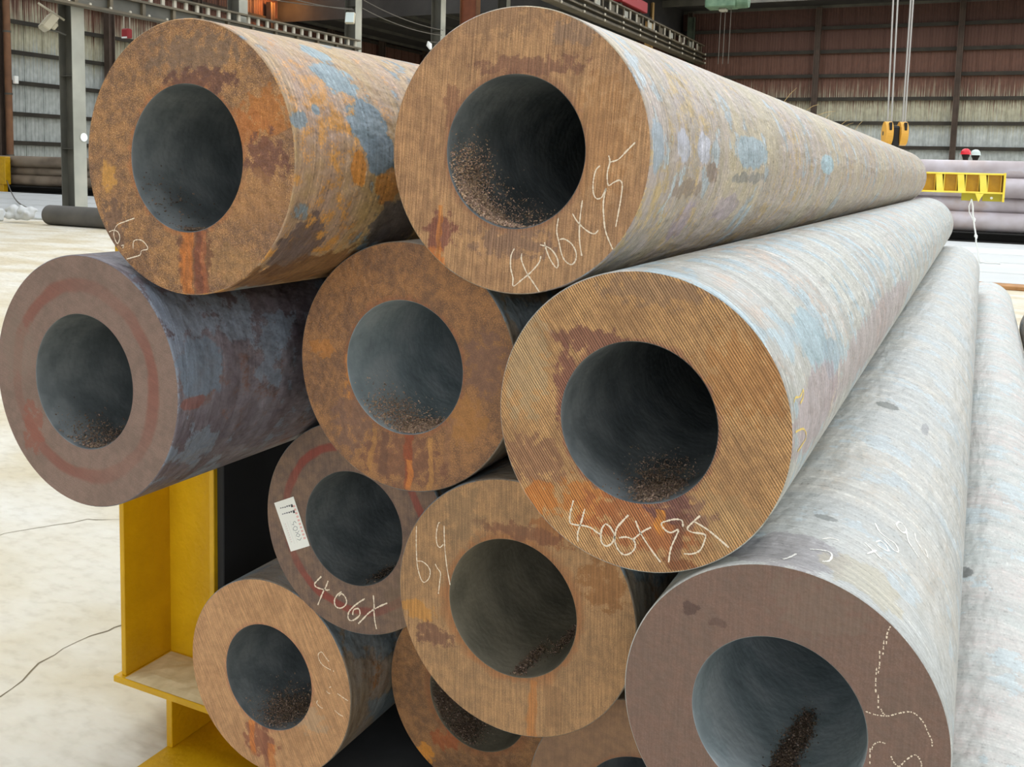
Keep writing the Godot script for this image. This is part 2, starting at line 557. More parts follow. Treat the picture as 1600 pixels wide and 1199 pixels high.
# ---------------------------------------------------------------- the rolled skin of the pipes
# cfg: base, alt, scale (the mill scale), rust: colours; share: how much of it is scale; rusty: how much is rust;
# marks: [angle in degrees, metres from the end, half angle, half length, colour, strength]
func skin_texture(cfg: Dictionary, length: float) -> ImageTexture:
	var w := 640
	var h := 896
	var data := PackedByteArray()
	data.resize(w * h * 3)
	var base: Color = cfg.base
	var alt: Color = cfg.alt
	var scale: Color = cfg.scale
	var rust: Color = cfg.rust
	var edge: Color = cfg.get("edge", Color(0.2, 0.18, 0.17))
	var cut: float = 1.0 - cfg.share
	var rust_cut: float = 1.0 - cfg.rusty
	var off: int = cfg.off
	var marks: Array = cfg.marks
	var grit: float = cfg.get("grit", 0.15)
	var band_depth: float = cfg.get("bands", 0.1)
	for j in h:
		var v := (j + 0.5) / h
		var s := v * v * length
		for i in w:
			var u := (i + 0.5) / w
			# noise looked up in real size: 0.8 m round a field of 1024 for the low one
			var ku := int(u * 1000.0)
			var ks := int(s * 780.0) + off
			var k := (ks & 1023) * 1024 + ((ku + off) & 1023)
			var kq := ((ks >> 1) & 1023) * 1024 + (((ku >> 1) + off * 3) & 1023)
			var lo := low[kq] / 255.0
			var l2 := low[k] / 255.0
			var mi := mid[k] / 255.0
			var fi := fine[(int(s * 1400.0) & 1023) * 1024 + ((ku * 2) & 1023)] / 255.0
			# rolling marks run round the pipe, leaning a little
			var gr := grain[((ku >> 1) & 1023) * 1024 + ((int(s * 900.0 - u * 150.0) + off) & 1023)] / 255.0
			var band := grain[200 * 1024 + ((int(s * 90.0 - u * 22.0) + off) & 1023)] / 255.0
			var t := clampf(0.5 + (lo - 0.5) * 2.0 + (mi - 0.5) * 0.9 + (band - 0.5) * 1.0, 0.0, 1.0)
			var cr := lerpf(base.r, alt.r, t)
			var cg := lerpf(base.g, alt.g, t)
			var cb := lerpf(base.b, alt.b, t)
			var q := l2 * 0.65 + mi * 0.35 + (fi - 0.5) * 0.08
			if lo * 0.5 + mi * 0.5 + (fi - 0.5) * 0.25 > rust_cut:
				var e := clampf((lo * 0.5 + mi * 0.5 + (fi - 0.5) * 0.25 - rust_cut) * 9.0, 0.0, 0.9)
				cr = lerpf(cr, rust.r, e)
				cg = lerpf(cg, rust.g, e)
				cb = lerpf(cb, rust.b, e)
			var inside := (q - cut) * 22.0
			for m in marks:
				var du: float = absf(fposmod(u * 360.0 + rad_to_deg(SEAM) - m[0] + 180.0, 360.0) - 180.0) / m[2]
				if du > 1.6:
					continue
				var ds: float = (s - m[1]) / m[3]
				if absf(ds) > 1.6:
					continue
				var p: float = du * du + ds * ds + (mi - 0.5) * m[6] + (fi - 0.5) * 0.25
				if p < 1.0:
					var e: float = clampf((1.0 - p) * 8.0, 0.0, 1.0) * m[5]
					var c: Color = m[4]
					cr = lerpf(cr, c.r, e)
					cg = lerpf(cg, c.g, e)
					cb = lerpf(cb, c.b, e)
					inside = -1.0
			if inside > -0.35:
				if inside < 0.15:
					cr = lerpf(cr, edge.r, 0.35)
					cg = lerpf(cg, edge.g, 0.35)
					cb = lerpf(cb, edge.b, 0.35)
				else:
					var e := clampf(inside * 1.5, 0.0, 0.92)
					cr = lerpf(cr, scale.r, e)
					cg = lerpf(cg, scale.g, e)
					cb = lerpf(cb, scale.b, e)
			var tone := 1.0 + (gr - 0.5) * grit + (band - 0.5) * band_depth * 2.0 + (fi - 0.5) * grit
			if gr > 0.80 and fi > 0.45:
				tone += 0.5 * grit
			elif gr < 0.17 and fi < 0.36:
				tone -= 0.85 * grit
			var at := (j * w + i) * 3
			data[at] = int(clampf(cr * tone * 255.0, 0.0, 255.0))
			data[at + 1] = int(clampf(cg * tone * 255.0, 0.0, 255.0))
			data[at + 2] = int(clampf(cb * tone * 255.0, 0.0, 255.0))
	return ImageTexture.create_from_image(Image.create_from_data(w, h, false, Image.FORMAT_RGB8, data))


func skin_material(cfg: Dictionary, length: float) -> StandardMaterial3D:
	var m := StandardMaterial3D.new()
	m.albedo_texture = skin_texture(cfg, length)
	m.roughness = cfg.get("rough", 0.5)
	m.metallic_specular = 0.5
	m.texture_repeat = true
	m.normal_enabled = true
	m.normal_texture = pit_map
	m.normal_scale = 0.3
	return m


# ---------------------------------------------------------------- one thick-walled pipe along -z
var skin_mesh := {}
func pipe_skin(length: float) -> ArrayMesh:
	if skin_mesh.has(length):
		return skin_mesh[length]
	var st := SurfaceTool.new()
	st.begin(Mesh.PRIMITIVE_TRIANGLES)
	var seg := 112
	var rings := [[0.0, R - 0.0016, Vector2(0.5, 0.85)], [0.0016, R, Vector2(0.9, 0.45)], [0.005, R, Vector2(1, 0)]]
	for k in range(1, 41):
		rings.append([0.005 + (length - 0.008) * pow(k / 40.0, 2.0), R, Vector2(1, 0)])
	rings.append([length, R - 0.003, Vector2(0.7, -0.7)])
	for k in rings.size() - 1:
		for j in seg:
			var p := []
			for w in [[k, j], [k, j + 1], [k + 1, j + 1], [k + 1, j]]:
				var ring = rings[w[0]]
				var an: float = SEAM + TAU * w[1] / seg
				var n := Vector3(cos(an) * ring[2].x, sin(an) * ring[2].x, ring[2].y).normalized()
				p.append([Vector3(cos(an) * ring[1], sin(an) * ring[1], -ring[0]), n, Vector2(float(w[1]) / seg, sqrt(ring[0] / length))])
			for q in [0, 1, 2, 0, 2, 3]:
				vtx(st, p[q][0], p[q][1], p[q][2])
	st.generate_tangents()
	skin_mesh[length] = st.commit()
	return skin_mesh[length]


func ring_face(z: float, r0: float, r1: float, out: float, turn: float) -> ArrayMesh:
	var st := SurfaceTool.new()
	st.begin(Mesh.PRIMITIVE_TRIANGLES)
	var seg := 112
	for j in seg:
		var p := []
		for w in [[r0, j], [r1, j], [r1, j + 1], [r0, j + 1]]:
			var an: float = TAU * w[1] / seg
			var q := Vector3(cos(an) * w[0], sin(an) * w[0], z)
			var u := q.x * cos(turn) + q.y * sin(turn)
			var v := -q.x * sin(turn) + q.y * cos(turn)
			p.append([q, Vector2(u / 0.41 + 0.5, 0.5 - v / 0.41)])
		for q in ([0, 3, 2, 0, 2, 1] if out > 0.0 else [0, 1, 2, 0, 2, 3]):
			vtx(st, p[q][0], Vector3(0, 0, out), p[q][1])
	st.generate_tangents()
	return st.commit()


var bore_mesh := {}
func pipe_bore(length: float) -> ArrayMesh:
	if bore_mesh.has(length):
		return bore_mesh[length]
	var st := SurfaceTool.new()
	st.begin(Mesh.PRIMITIVE_TRIANGLES)
	var seg := 80
	var rings := [[0.0, BORE + 0.0014, 0.5], [0.0016, BORE, 0.0], [0.1, BORE, 0.0], [0.3, BORE, 0.0], [0.8, BORE, 0.0], [2.0, BORE, 0.0], [length * 0.6, BORE, 0.0], [length, BORE, 0.0]]
	for k in rings.size() - 1:
		for j in seg:
			var p := []
			for w in [[k, j], [k, j + 1], [k + 1, j + 1], [k + 1, j]]:
				var ring = rings[w[0]]
				var an: float = TAU * w[1] / seg
				p.append([Vector3(cos(an) * ring[1], sin(an) * ring[1], -ring[0]), Vector3(-cos(an), -sin(an), ring[2]).normalized(), Vector2(float(w[1]) / seg, ring[0] / 0.68)])
			for q in [0, 2, 1, 0, 3, 2]:
				vtx(st, p[q][0], p[q][1], p[q][2])
	st.generate_tangents()
	bore_mesh[length] = st.commit()
	return bore_mesh[length]


# a chalk line through the points (any space; lift is done by the caller through "map"), wavering in width, broken where the chalk skipped
func chalk(strokes: Array, lift: Callable, width: float, dotted: bool, m: Material, parent: Node) -> void:
	for s in strokes:
		var st := begin()
		var pts := []
		for k in range(0, s.size(), 2):
			pts.append(Vector2(s[k], s[k + 1]))
		var pos := []
		for k in pts.size() - 1:
			var a: Vector2 = pts[max(k - 1, 0)]
			var b: Vector2 = pts[k]
			var c: Vector2 = pts[k + 1]
			var d: Vector2 = pts[min(k + 2, pts.size() - 1)]
			for q in 10:
				pos.append(lift.call(b.cubic_interpolate(c, a, d, q / 10.0)))
		pos.append(lift.call(pts[-1]))
		var w0 := width * 0.4
		var n := 0
		for k in pos.size() - 1:
			var dir: Vector3 = pos[k + 1][0] - pos[k][0]
			if dir.length() < 1e-6:
				continue
			var side: Vector3 = dir.normalized().cross(pos[k][1])
			var w1 := width * (0.35 + 0.75 * rng.randf())
			if not dotted or k % 4 < 3 - (k / 4) % 2:
				quad(st, pos[k][0] - side * w0, pos[k][0] + side * w0, pos[k + 1][0] + side * w1, pos[k + 1][0] - side * w1, pos[k][1])
				n += 1
			w0 = w1
		if n == 0:
			continue
		var o := obj("chalk_stroke", st, m, parent)
		if dotted:
			o.set_meta("kind", "stuff")


func on_face(p: Vector2) -> Array:
	return [Vector3(p.x * 0.001, p.y * 0.001, 0.0004), Vector3(0, 0, 1)]


func on_skin(p: Vector2) -> Array:
	var a := deg_to_rad(p.x)
	return [Vector3(cos(a), sin(a), 0) * (R + 0.0005) + Vector3(0, 0, -p.y), Vector3(cos(a), sin(a), 0)]


func steel_pipe(key: String, at: Vector3, length: float, face: Material, turn: float, skin: Material, bore: Material, label: String) -> Node3D:
	var t := thing("steel_pipe", label, "steel pipe", at, "thick-walled pipes in the near stack")
	put("outer_skin", pipe_skin(length), skin, t)
	put("sawn_end", ring_face(0.0, BORE + 0.0013, R - 0.0015, 1.0, turn), face, t)
	put("far_end", ring_face(-length, BORE - 0.0005, R - 0.0029, -1.0, 0.0), M.grey_pipe, t)
	put("bore", pipe_bore(length), bore, t)
	if CHALK.has(key):
		chalk(CHALK[key], on_face, {"B": 0.0012, "E": 0.0015, "F": 0.0017}.get(key, 0.0010), key == "J", M.chalk, t)
	if SKIN_CHALK.has(key):
		chalk(SKIN_CHALK[key], on_skin, 0.0018, false, M.chalk_yellow if key == "E" else M.chalk_white, t)
	return t


# ---------------------------------------------------------------- the shed
func sheet_texture(seed_: int, dirty: float) -> ImageTexture:
	# one cladding sheet: pale below, brown with dust and rust above, with runs where the two meet (0 at the floor, 1 at 13 m)
	var w := 48
	var h := 416
	var im := Image.create(w, h, false, Image.FORMAT_RGB8)
	var pale := c8(174, 180, 178)
	var olive := c8(166, 162, 138)
	var brown := c8(98, 66, 52)
	var dark := c8(74, 48, 40)
	for y in h:
		var m := 13.0 * (1.0 - (y + 0.5) / h)
		for x in w:
			var run := grain[((y >> 5) & 1023) * 1024 + ((x * 5 + seed_ * 131) & 1023)] / 255.0
			var run2 := grain[500 * 1024 + ((x * 9 + seed_ * 57) & 1023)] / 255.0
			var lo := mid[((y * 2 + seed_ * 97) & 1023) * 1024 + ((x * 2 + seed_ * 211) & 1023)] / 255.0
			var c := pale.lerp(olive, clampf((m - 4.6 + (run - 0.5) * 2.0 + dirty) * 1.2, 0.0, 0.9))
			c = c.lerp(brown, clampf((m - 6.6 + (run2 - 0.5) * 1.6 + (run - 0.5) * 2.6 + dirty) * 1.4, 0.0, 1.0))
			c = c.lerp(dark, clampf((m - 9.5) * 0.3 + (lo - 0.5) * 0.8, 0.0, 0.8))
			var tone := 0.9 + 0.2 * lo
			im.set_pixel(x, y, Color(c.r * tone, c.g * tone, c.b * tone))
	return ImageTexture.create_from_image(im)


func sheet_mesh(width: float, height: float, ribs: int) -> ArrayMesh:
	# trapezoid corrugation, ribs standing towards +z; origin at the lower left corner
	var st := begin()
	var xs := [0.0]
	var zs := [0.012]
	var p := width / ribs
	for k in ribs:
		for q in [[0.16, 0.012], [0.26, 0.034], [0.5, 0.034], [0.6, 0.012], [1.0, 0.012]]:
			xs.append(p * (k + q[0]))
			zs.append(q[1])
	# lap along the right edge: a raised seam, proud of the sheet
	xs[-1] = width - 0.06
	for q in [[0.055, 0.062], [0.018, 0.062], [0.012, 0.012], [0.0, 0.012]]:
		xs.append(width - q[0])
		zs.append(q[1])
	for k in xs.size() - 1:
		var n := Vector3(zs[k] - zs[k + 1], 0, xs[k + 1] - xs[k])
		var c := [Vector3(xs[k], 0, zs[k]), Vector3(xs[k + 1], 0, zs[k + 1]), Vector3(xs[k + 1], height, zs[k + 1]), Vector3(xs[k], height, zs[k])]
		for q in ([0, 2, 1, 0, 3, 2]):
			st.set_uv(Vector2(c[q].x / width, 1.0 - c[q].y / height))
			st.add_vertex(c[q])
		# back of the sheet, 3 mm thick edges are left to the wall behind
	return done(st)


func clad_wall(called: String, a: Vector3, dir: Vector3, turn: float, count: int, mats: Array, mesh: ArrayMesh, pitch: float) -> Node3D:
	var wall := Node3D.new()
	wall.name = called
	add_child(wall)
	struct(wall)
	for k in count:
		var o := put("cladding_sheet", mesh, mats[(k * 7 + k / 3) % mats.size()], wall)
		o.position = a + dir * (pitch * k)
		o.rotation.y = turn
	return wall


func build_shell() -> void:
	var st := begin()
	slab(st, Vector3(-41, -0.3, -71), Vector3(14, 0, 15))
	var floor_ := Node3D.new()
	floor_.name = "floor"
	add_child(floor_)
	struct(floor_)
	obj("concrete_screed", st, M.floor, floor_)
	# pale concrete lane across the shed, in long slabs with open joints
	var zs := [-14.55, -16.2, -18.3, -20.4, -22.5, -24.2]
	for k in 5:
		var x := -40.0
		while x < 13.0:
			st = begin()
			slab(st, Vector3(x, 0.0, zs[k + 1] + 0.08), Vector3(minf(x + 9.0, 13.8) - 0.03, 0.05, zs[k] - 0.08), 0.012)
			obj("lane_slab", st, M.slab, floor_)
			x += 9.0
	for k in range(13, 18):
		st = begin()
		slab(st, Vector3(-40.0 + k * 3.0, 0.0, -14.53), Vector3(-37.02 + k * 3.0, 0.055, -14.15), 0.01)
		obj("timber_kerb", st, M.wood, floor_)
	# cracks in the concrete
	var cracks := [
		[[-2.19, -1.30], [-2.21, -1.57], [-2.29, -1.83], [-2.25, -2.01], [-2.12, -2.3], [-2.16, -2.7]],
		[[-3.17, -2.0], [-3.19, -2.3], [-3.05, -2.55], [-2.8, -2.7], [-2.74, -3.0]],
		[[-2.6, -1.35], [-2.62, -1.6], [-2.55, -1.75]],
		[[-5.2, -4.0], [-4.7, -4.4], [-4.4, -5.2], [-3.6, -5.6]]]
	for c in cracks:
		st = begin()
		var line := []
		for k in c.size() - 1:
			for q in 6:
				line.append(Vector3(lerpf(c[k][0], c[k + 1][0], q / 6.0) + (rng.randf() - 0.5) * 0.02, 0.0012, lerpf(c[k][1], c[k + 1][1], q / 6.0) + (rng.randf() - 0.5) * 0.02))
		var w0 := 0.001
		for k in line.size() - 1:
			var side: Vector3 = (line[k + 1] - line[k]).cross(Vector3.UP).normalized()
			var w1 := 0.0007 + 0.0022 * rng.randf()
			quad(st, line[k] - side * w0, line[k] + side * w0, line[k + 1] + side * w1, line[k + 1] - side * w1, Vector3.UP)
			w0 = w1
		obj("crack", st, plain(c8(120, 108, 84), 0.95), floor_)
	var mats := []
	for k in 6:
		var m := StandardMaterial3D.new()
		m.albedo_texture = sheet_texture(k, 0.0)
		m.roughness = 0.65
		mats.append(m)
	var mats2 := []
	for k in 4:
		var m := StandardMaterial3D.new()
		m.albedo_texture = sheet_texture(k + 9, -1.0)
		m.roughness = 0.65
		mats2.append(m)
	var sheet := sheet_mesh(0.96, 13.0, 5)
	# back wall, across the pipes
	var back := clad_wall("wall_back", Vector3(-40.3, 0, -70), Vector3.RIGHT, 0.0, 56, mats, sheet, 0.96)
	st = begin()
	slab(st, Vector3(-40.5, 0, -70.25), Vector3(14, 13.2, -70.0))
	obj("wall_backing", st, M.dark_steel, back)
	for y in [2.0, 3.6, 5.22, 6.84, 8.42, 10.05, 11.65]:
		st = begin()
		slab(st, Vector3(-40, y - 0.09, -69.955), Vector3(13.5, y + 0.09, -69.72))
		slab(st, Vector3(-40, y - 0.15, -69.76), Vector3(13.5, y - 0.09, -69.72))
		obj("girt", st, M.girt, back)
	for x in [-20.0, -11.0, -2.05, 6.9]:
		st = begin()
		for q in [-0.16, 0.16]:
			slab(st, Vector3(x + q - 0.02, 0, -69.7), Vector3(x + q + 0.02, 13, -69.3))
		slab(st, Vector3(x - 0.15, 0, -69.52), Vector3(x + 0.15, 13, -69.48))
		obj("wall_post", st, M.wall_post, back)
	# side wall, along the pipes
	var left := clad_wall("wall_left", Vector3(-40, 0, 14.5), Vector3(0, 0, -1), PI / 2, 88, mats2, sheet, 0.96)
	st = begin()
	slab(st, Vector3(-40.25, 0, -70), Vector3(-40.0, 13.2, 15))
	obj("wall_backing", st, M.dark_steel, left)
	for y in [2.0, 3.3, 4.7, 6.05, 7.4, 8.75, 10.1, 11.5]:
		st = begin()
		slab(st, Vector3(-39.955, y - 0.07, -69.6), Vector3(-39.74, y + 0.07, 14.5))
		slab(st, Vector3(-39.78, y - 0.12, -69.6), Vector3(-39.74, y - 0.07, 14.5))
		obj("girt", st, M.girt, left)
	for k in 13:
		var z := 7.0 - 6.0 * k
		st = begin()
		for q in [-0.16, 0.16]:
			slab(st, Vector3(-39.72, 0, z + q - 0.02), Vector3(-39.35, 11, z + q + 0.02))
		slab(st, Vector3(-39.55, 0, z - 0.15), Vector3(-39.51, 11, z + 0.15))
		obj("wall_post", st, M.wall_post, left)
	# the right wall is open above a low skirt, between its posts
	st = begin()
	slab(st, Vector3(13.8, 0, -70), Vector3(14.1, 5.5, 15))
	slab(st, Vector3(13.8, 12.2, -70), Vector3(14.1, 13.2, 15))
	for k in 13:
		slab(st, Vector3(13.8, 5.5, -69.6 + k * 7.0), Vector3(14.1, 12.2, -69.2 + k * 7.0))
	struct(obj("wall_right", st, M.pale_steel))
	# front wall with the wide open gate behind the eye
	st = begin()
	slab(st, Vector3(-40.25, 0, 15), Vector3(-7, 13.2, 15.3))
	slab(st, Vector3(12, 0, 15), Vector3(14.1, 13.2, 15.3))
	slab(st, Vector3(-7, 9.5, 15), Vector3(12, 13.2, 15.3))
	struct(obj("wall_front", st, M.pale_steel))
	# roof: closed sheets with long skylights left open between them over the main bay; a low closed roof over the side aisle
	var roof := Node3D.new()
	roof.name = "ceiling"
	add_child(roof)
	struct(roof)
	st = begin()
	slab(st, Vector3(-17, 13.2, 4.0), Vector3(10, 13.4, 15.3))
	obj("roof_sheet", st, M.roof, roof)
	for s in [[-20.9, -17.0], [-8.6, -7.4], [0.4, 1.6], [10.0, 14.1]]:
		st = begin()
		slab(st, Vector3(s[0], 13.2, -70.2), Vector3(s[1], 13.4, 15.3))
		obj("roof_sheet", st, M.roof, roof)
	st = begin()
	slab(st, Vector3(-17, 13.2, -70.2), Vector3(10, 13.4, -66.0))
	obj("roof_sheet", st, M.roof, roof)
	for k in 12:
		st = begin()
		slab(st, Vector3(-20.9, 12.7, 12.0 - k * 7.0), Vector3(14.0, 13.15, 12.18 - k * 7.0))
		obj("rafter", st, M.dark_steel, roof)
	st = begin()
	bx(st, Vector3(-30.6, 10.9, -59.2), Vector3(20.2, 0.15, 22.0), 0.0, Basis(Vector3(0, 0, 1), 0.06))
	obj("aisle_roof_sheet", st, M.roof, roof)
	for k in 9:
		st = begin()
		bx(st, Vector3(-39.0 + k * 2.1, 10.25 + k * 0.126, -59.2), Vector3(0.12, 0.2, 22.0))
		obj("purlin", st, M.dark_steel, roof)
	st = begin()
	slab(st, Vector3(-40.0, 10.0, -48.3), Vector3(-20.9, 13.4, -48.15))
	obj("roof_step", st, M.roof, roof)
	for x in [-38.6, -31.8, -23.0]:
		st = begin()
		bx(st, Vector3(x, 13.3, -16.5), Vector3(4.2 if x > -38.0 else 3.2, 0.15, 63.4))
		obj("aisle_roof_sheet", st, M.roof, roof)
	st = begin()
	slab(st, Vector3(-20.9, 11.4, -70.2), Vector3(-20.7, 13.2, 15.3))
	obj("roof_step", st, M.roof, roof)


# ---------------------------------------------------------------- the near stack
func build_main_stack() -> void:
	var or_ := c8(206, 116, 30)
	var dk := c8(98, 60, 48)
	var faces := {
		"A": {"mottle": 0.20, "a": c8(128, 92, 66), "b": c8(158, 110, 66), "spot": c8(190, 142, 84), "spots": 0.6, "rim": c8(164, 98, 54), "rim_w": 8.0, "saw": 0.05, "turn": 0.0, "off": 40, "relief": 0.9, "marks": [
			["blob", 20, 150, 90, 34, c8(136, 106, 80), 0.8], ["blob", 30, 112, 70, 22, c8(112, 70, 56), 0.75], ["blob", 150, 64, 46, 40, c8(188, 112, 46), 0.85], ["blob", 118, 46, 40, 30, c8(184, 106, 46), 0.7],
			["blob", 150, 5, 40, 36, c8(122, 76, 58), 0.8], ["blob", 130, -55, 60, 40, c8(176, 122, 70), 0.6], ["blob", -158, -30, 18, 26, c8(216, 152, 60), 0.8], ["blob", -150, -110, 30, 45, c8(124, 92, 70), 0.85],
			["blob", 80, -150, 60, 30, c8(166, 122, 72), 0.6], ["blob", 16, -150, 36, 60, c8(122, 76, 50), 0.75], ["run", 2, -104, -210, 13, c8(204, 112, 40), 1.0], ["run", 24, -104, -210, 9, c8(128, 66, 44), 0.9], ["run", 34, -106, -208, 6, c8(170, 90, 50), 0.8]]},
		"B": {"mottle": 0.05, "a": c8(160, 117, 78), "b": c8(182, 135, 88), "spot": c8(194, 150, 96), "spots": 0.35, "rim": c8(132, 86, 60), "rim_w": 10.0, "saw": 0.16, "turn": -0.06, "off": 150, "relief": 0.7, "marks": [
			["blob", 20, 120, 95, 15, c8(124, 80, 62), 0.6], ["blob", -100, 62, 16, 40, c8(136, 86, 62), 0.5], ["blob", -40, 190, 90, 30, c8(150, 112, 78), 0.6], ["blob", 90, 165, 40, 20, c8(142, 112, 88), 0.7],
			["blob", -118, -120, 26, 30, c8(132, 76, 60), 0.8], ["run", -116, -80, -170, 6, c8(200, 116, 40), 0.8], ["run", -128, -100, -170, 7, c8(130, 72, 50), 0.7], ["blob", -126, -158, 18, 14, c8(202, 112, 44), 0.8], ["blob", 0, -128, 70, 24, c8(126, 96, 80), 0.55], ["blob", 130, 20, 50, 90, c8(178, 122, 66), 0.4]]},
		"C": {"mottle": 0.03, "a": c8(120, 97, 84), "b": c8(131, 105, 91), "spot": c8(150, 124, 112), "spots": 0.25, "rim": c8(128, 98, 88), "rim_w": 3.0, "saw": 0.035, "turn": 1.2, "off": 20, "relief": 0.15, "rough": 0.6, "marks": [
			["ring", 154, 13, c8(132, 74, 60), 0.75], ["blob", -120, -90, 26, 44, c8(146, 78, 60), 0.6], ["blob", -150, 40, 40, 60, c8(132, 112, 96), 0.5]]},
		"D": {"mottle": 0.14, "a": c8(122, 86, 60), "b": c8(150, 102, 60), "spot": c8(176, 120, 66), "spots": 0.55, "rim": c8(140, 84, 54), "rim_w": 9.0, "saw": 0.03, "turn": 0.5, "off": 210, "relief": 0.5, "marks": [
			["blob", -158, 16, 26, 16, c8(186, 116, 48), 0.8], ["run", -104, 10, -104, 9, c8(204, 128, 48), 0.75], ["blob", -96, -98, 40, 60, c8(128, 92, 72), 0.8], ["blob", 150, 20, 40, 55, c8(136, 96, 74), 0.7], ["blob", 118, -70, 34, 40, c8(176, 116, 52), 0.7],
			["blob", 0, -150, 80, 44, c8(128, 82, 58), 0.7], ["run", -56, -108, -186, 5, c8(178, 122, 58), 0.8], ["run", -34, -110, -190, 9, c8(104, 70, 54), 0.7], ["run", 10, -104, -206, 9, c8(150, 66, 34), 0.95], ["run", 12, -150, -206, 7, c8(208, 122, 44), 0.95], ["run", 54, -108, -200, 6, c8(196, 136, 62), 0.8], ["run", 88, -70, -160, 7, c8(140, 96, 66), 0.7]]},
		"E": {"mottle": 0.05, "a": c8(167, 121, 75), "b": c8(191, 140, 84), "spot": c8(206, 160, 98), "spots": 0.45, "rim": c8(134, 80, 62), "rim_w": 7.0, "saw": 0.10, "kerf": 0.2, "turn": 0.62, "off": 300, "relief": 0.9, "marks": [
			["blob", -72, 104, 56, 20, c8(138, 88, 66), 0.9], ["blob", -104, 40, 18, 54, c8(134, 82, 64), 0.85], ["blob", -150, -76, 52, 40, c8(152, 104, 72), 0.75], ["blob", -66, -122, 40, 40, c8(202, 120, 48), 0.85], ["blob", -134, -126, 30, 26, c8(208, 118, 40), 0.8],
			["blob", 10, -134, 90, 40, c8(176, 98, 50), 0.8], ["blob", 62, -108, 46, 22, c8(122, 76, 68), 0.9], ["run", 60, -110, -190, 9, c8(118, 72, 54), 0.85], ["blob", 66, -180, 26, 10, c8(140, 80, 44), 0.8], ["run", 36, -112, -150, 6, c8(226, 138, 40), 0.9], ["blob", 140, 80, 60, 60, c8(186, 122, 60), 0.5], ["blob", -165, 70, 36, 90, c8(188, 160, 116), 0.55], ["blob", 120, -110, 50, 40, c8(186, 150, 98), 0.4], ["blob", 20, 180, 80, 24, c8(150, 116, 88), 0.5]]},
		"F": {"mottle": 0.08, "a": c8(108, 86, 74), "b": c8(126, 98, 78), "spot": c8(140, 112, 86), "spots": 0.3, "rim": c8(112, 86, 74), "rim_w": 4.0, "saw": 0.08, "turn": 0.1, "off": 90, "relief": 0.3, "marks": [
			["ring", 158, 10, c8(140, 58, 46), 0.9], ["blob", 120, -120, 50, 50, c8(122, 96, 70), 0.5]]},
		"G": {"mottle": 0.08, "a": c8(150, 113, 74), "b": c8(168, 125, 79), "spot": c8(182, 136, 84), "spots": 0.45, "rim": c8(150, 88, 44), "rim_w": 15.0, "saw": 0.12, "turn": 0.03, "off": 260, "relief": 0.5, "marks": [
			["blob", -166, -40, 32, 20, c8(192, 130, 54), 0.85], ["blob", -140, -76, 40, 18, c8(120, 80, 58), 0.8], ["run", 42, -106, -206, 9, c8(184, 110, 46), 0.85], ["run", 76, -106, -180, 14, c8(136, 98, 62), 0.6], ["blob", 70, 140, 40, 30, c8(160, 92, 42), 0.6], ["blob", 150, 70, 40, 40, c8(150, 96, 46), 0.7], ["blob", 20, 124, 80, 14, c8(128, 80, 54), 0.7], ["blob", -90, 130, 40, 50, c8(138, 108, 74), 0.5]]},
		"H": {"mottle": 0.05, "a": c8(178, 128, 80), "b": c8(194, 142, 90), "spot": c8(208, 160, 112), "spots": 0.35, "rim": c8(176, 112, 76), "rim_w": 6.0, "saw": 0.13, "turn": 0.5, "off": 330, "relief": 0.6, "marks": [
			["blob", 104, -62, 44, 30, c8(184, 150, 112), 0.7], ["blob", -20, -140, 44, 36, c8(150, 88, 60), 0.85], ["run", -40, -104, -180, 10, c8(214, 116, 40), 0.95], ["run", 10, -140, -208, 12, c8(206, 112, 40), 0.8], ["run", -4, -108, -200, 8, c8(134, 78, 54), 0.8]]},
		"I": {"mottle": 0.14, "a": c8(116, 80, 50), "b": c8(142, 96, 54), "spot": c8(160, 112, 60), "spots": 0.5, "rim": c8(128, 74, 38), "rim_w": 16.0, "saw": 0.03, "turn": 0.0, "off": 350, "relief": 0.5, "marks": [
			["blob", -116, -150, 22, 20, c8(206, 128, 34), 0.95], ["blob", -70, -110, 34, 22, c8(158, 78, 34), 0.8], ["blob", 60, -150, 60, 40, c8(120, 76, 40), 0.6]]},
		"J": {"mottle": 0.03, "a": c8(116, 92, 78), "b": c8(122, 93, 78), "spot": c8(150, 116, 104), "spots": 0.15, "rim": c8(128, 98, 88), "rim_w": 2.0, "saw": 0.05, "turn": 0.0, "off": 5, "relief": 0.25, "rough": 0.6, "marks": [
			["blob", 40, 160, 60, 40, c8(126, 104, 88), 0.5], ["blob", -118, 122, 12, 10, c8(86, 62, 54), 0.8], ["blob", -80, 110, 12, 6, c8(96, 70, 60), 0.6]]},
		"K": {"mottle": 0.04, "a": c8(124, 92, 66), "b": c8(138, 102, 70), "spot": c8(150, 114, 82), "spots": 0.2, "rim": c8(130, 84, 54), "rim_w": 8.0, "saw": 0.04, "turn": 0.0, "off": 180, "relief": 0.25, "marks": []},
	}
	var tan_ := c8(172, 158, 128)
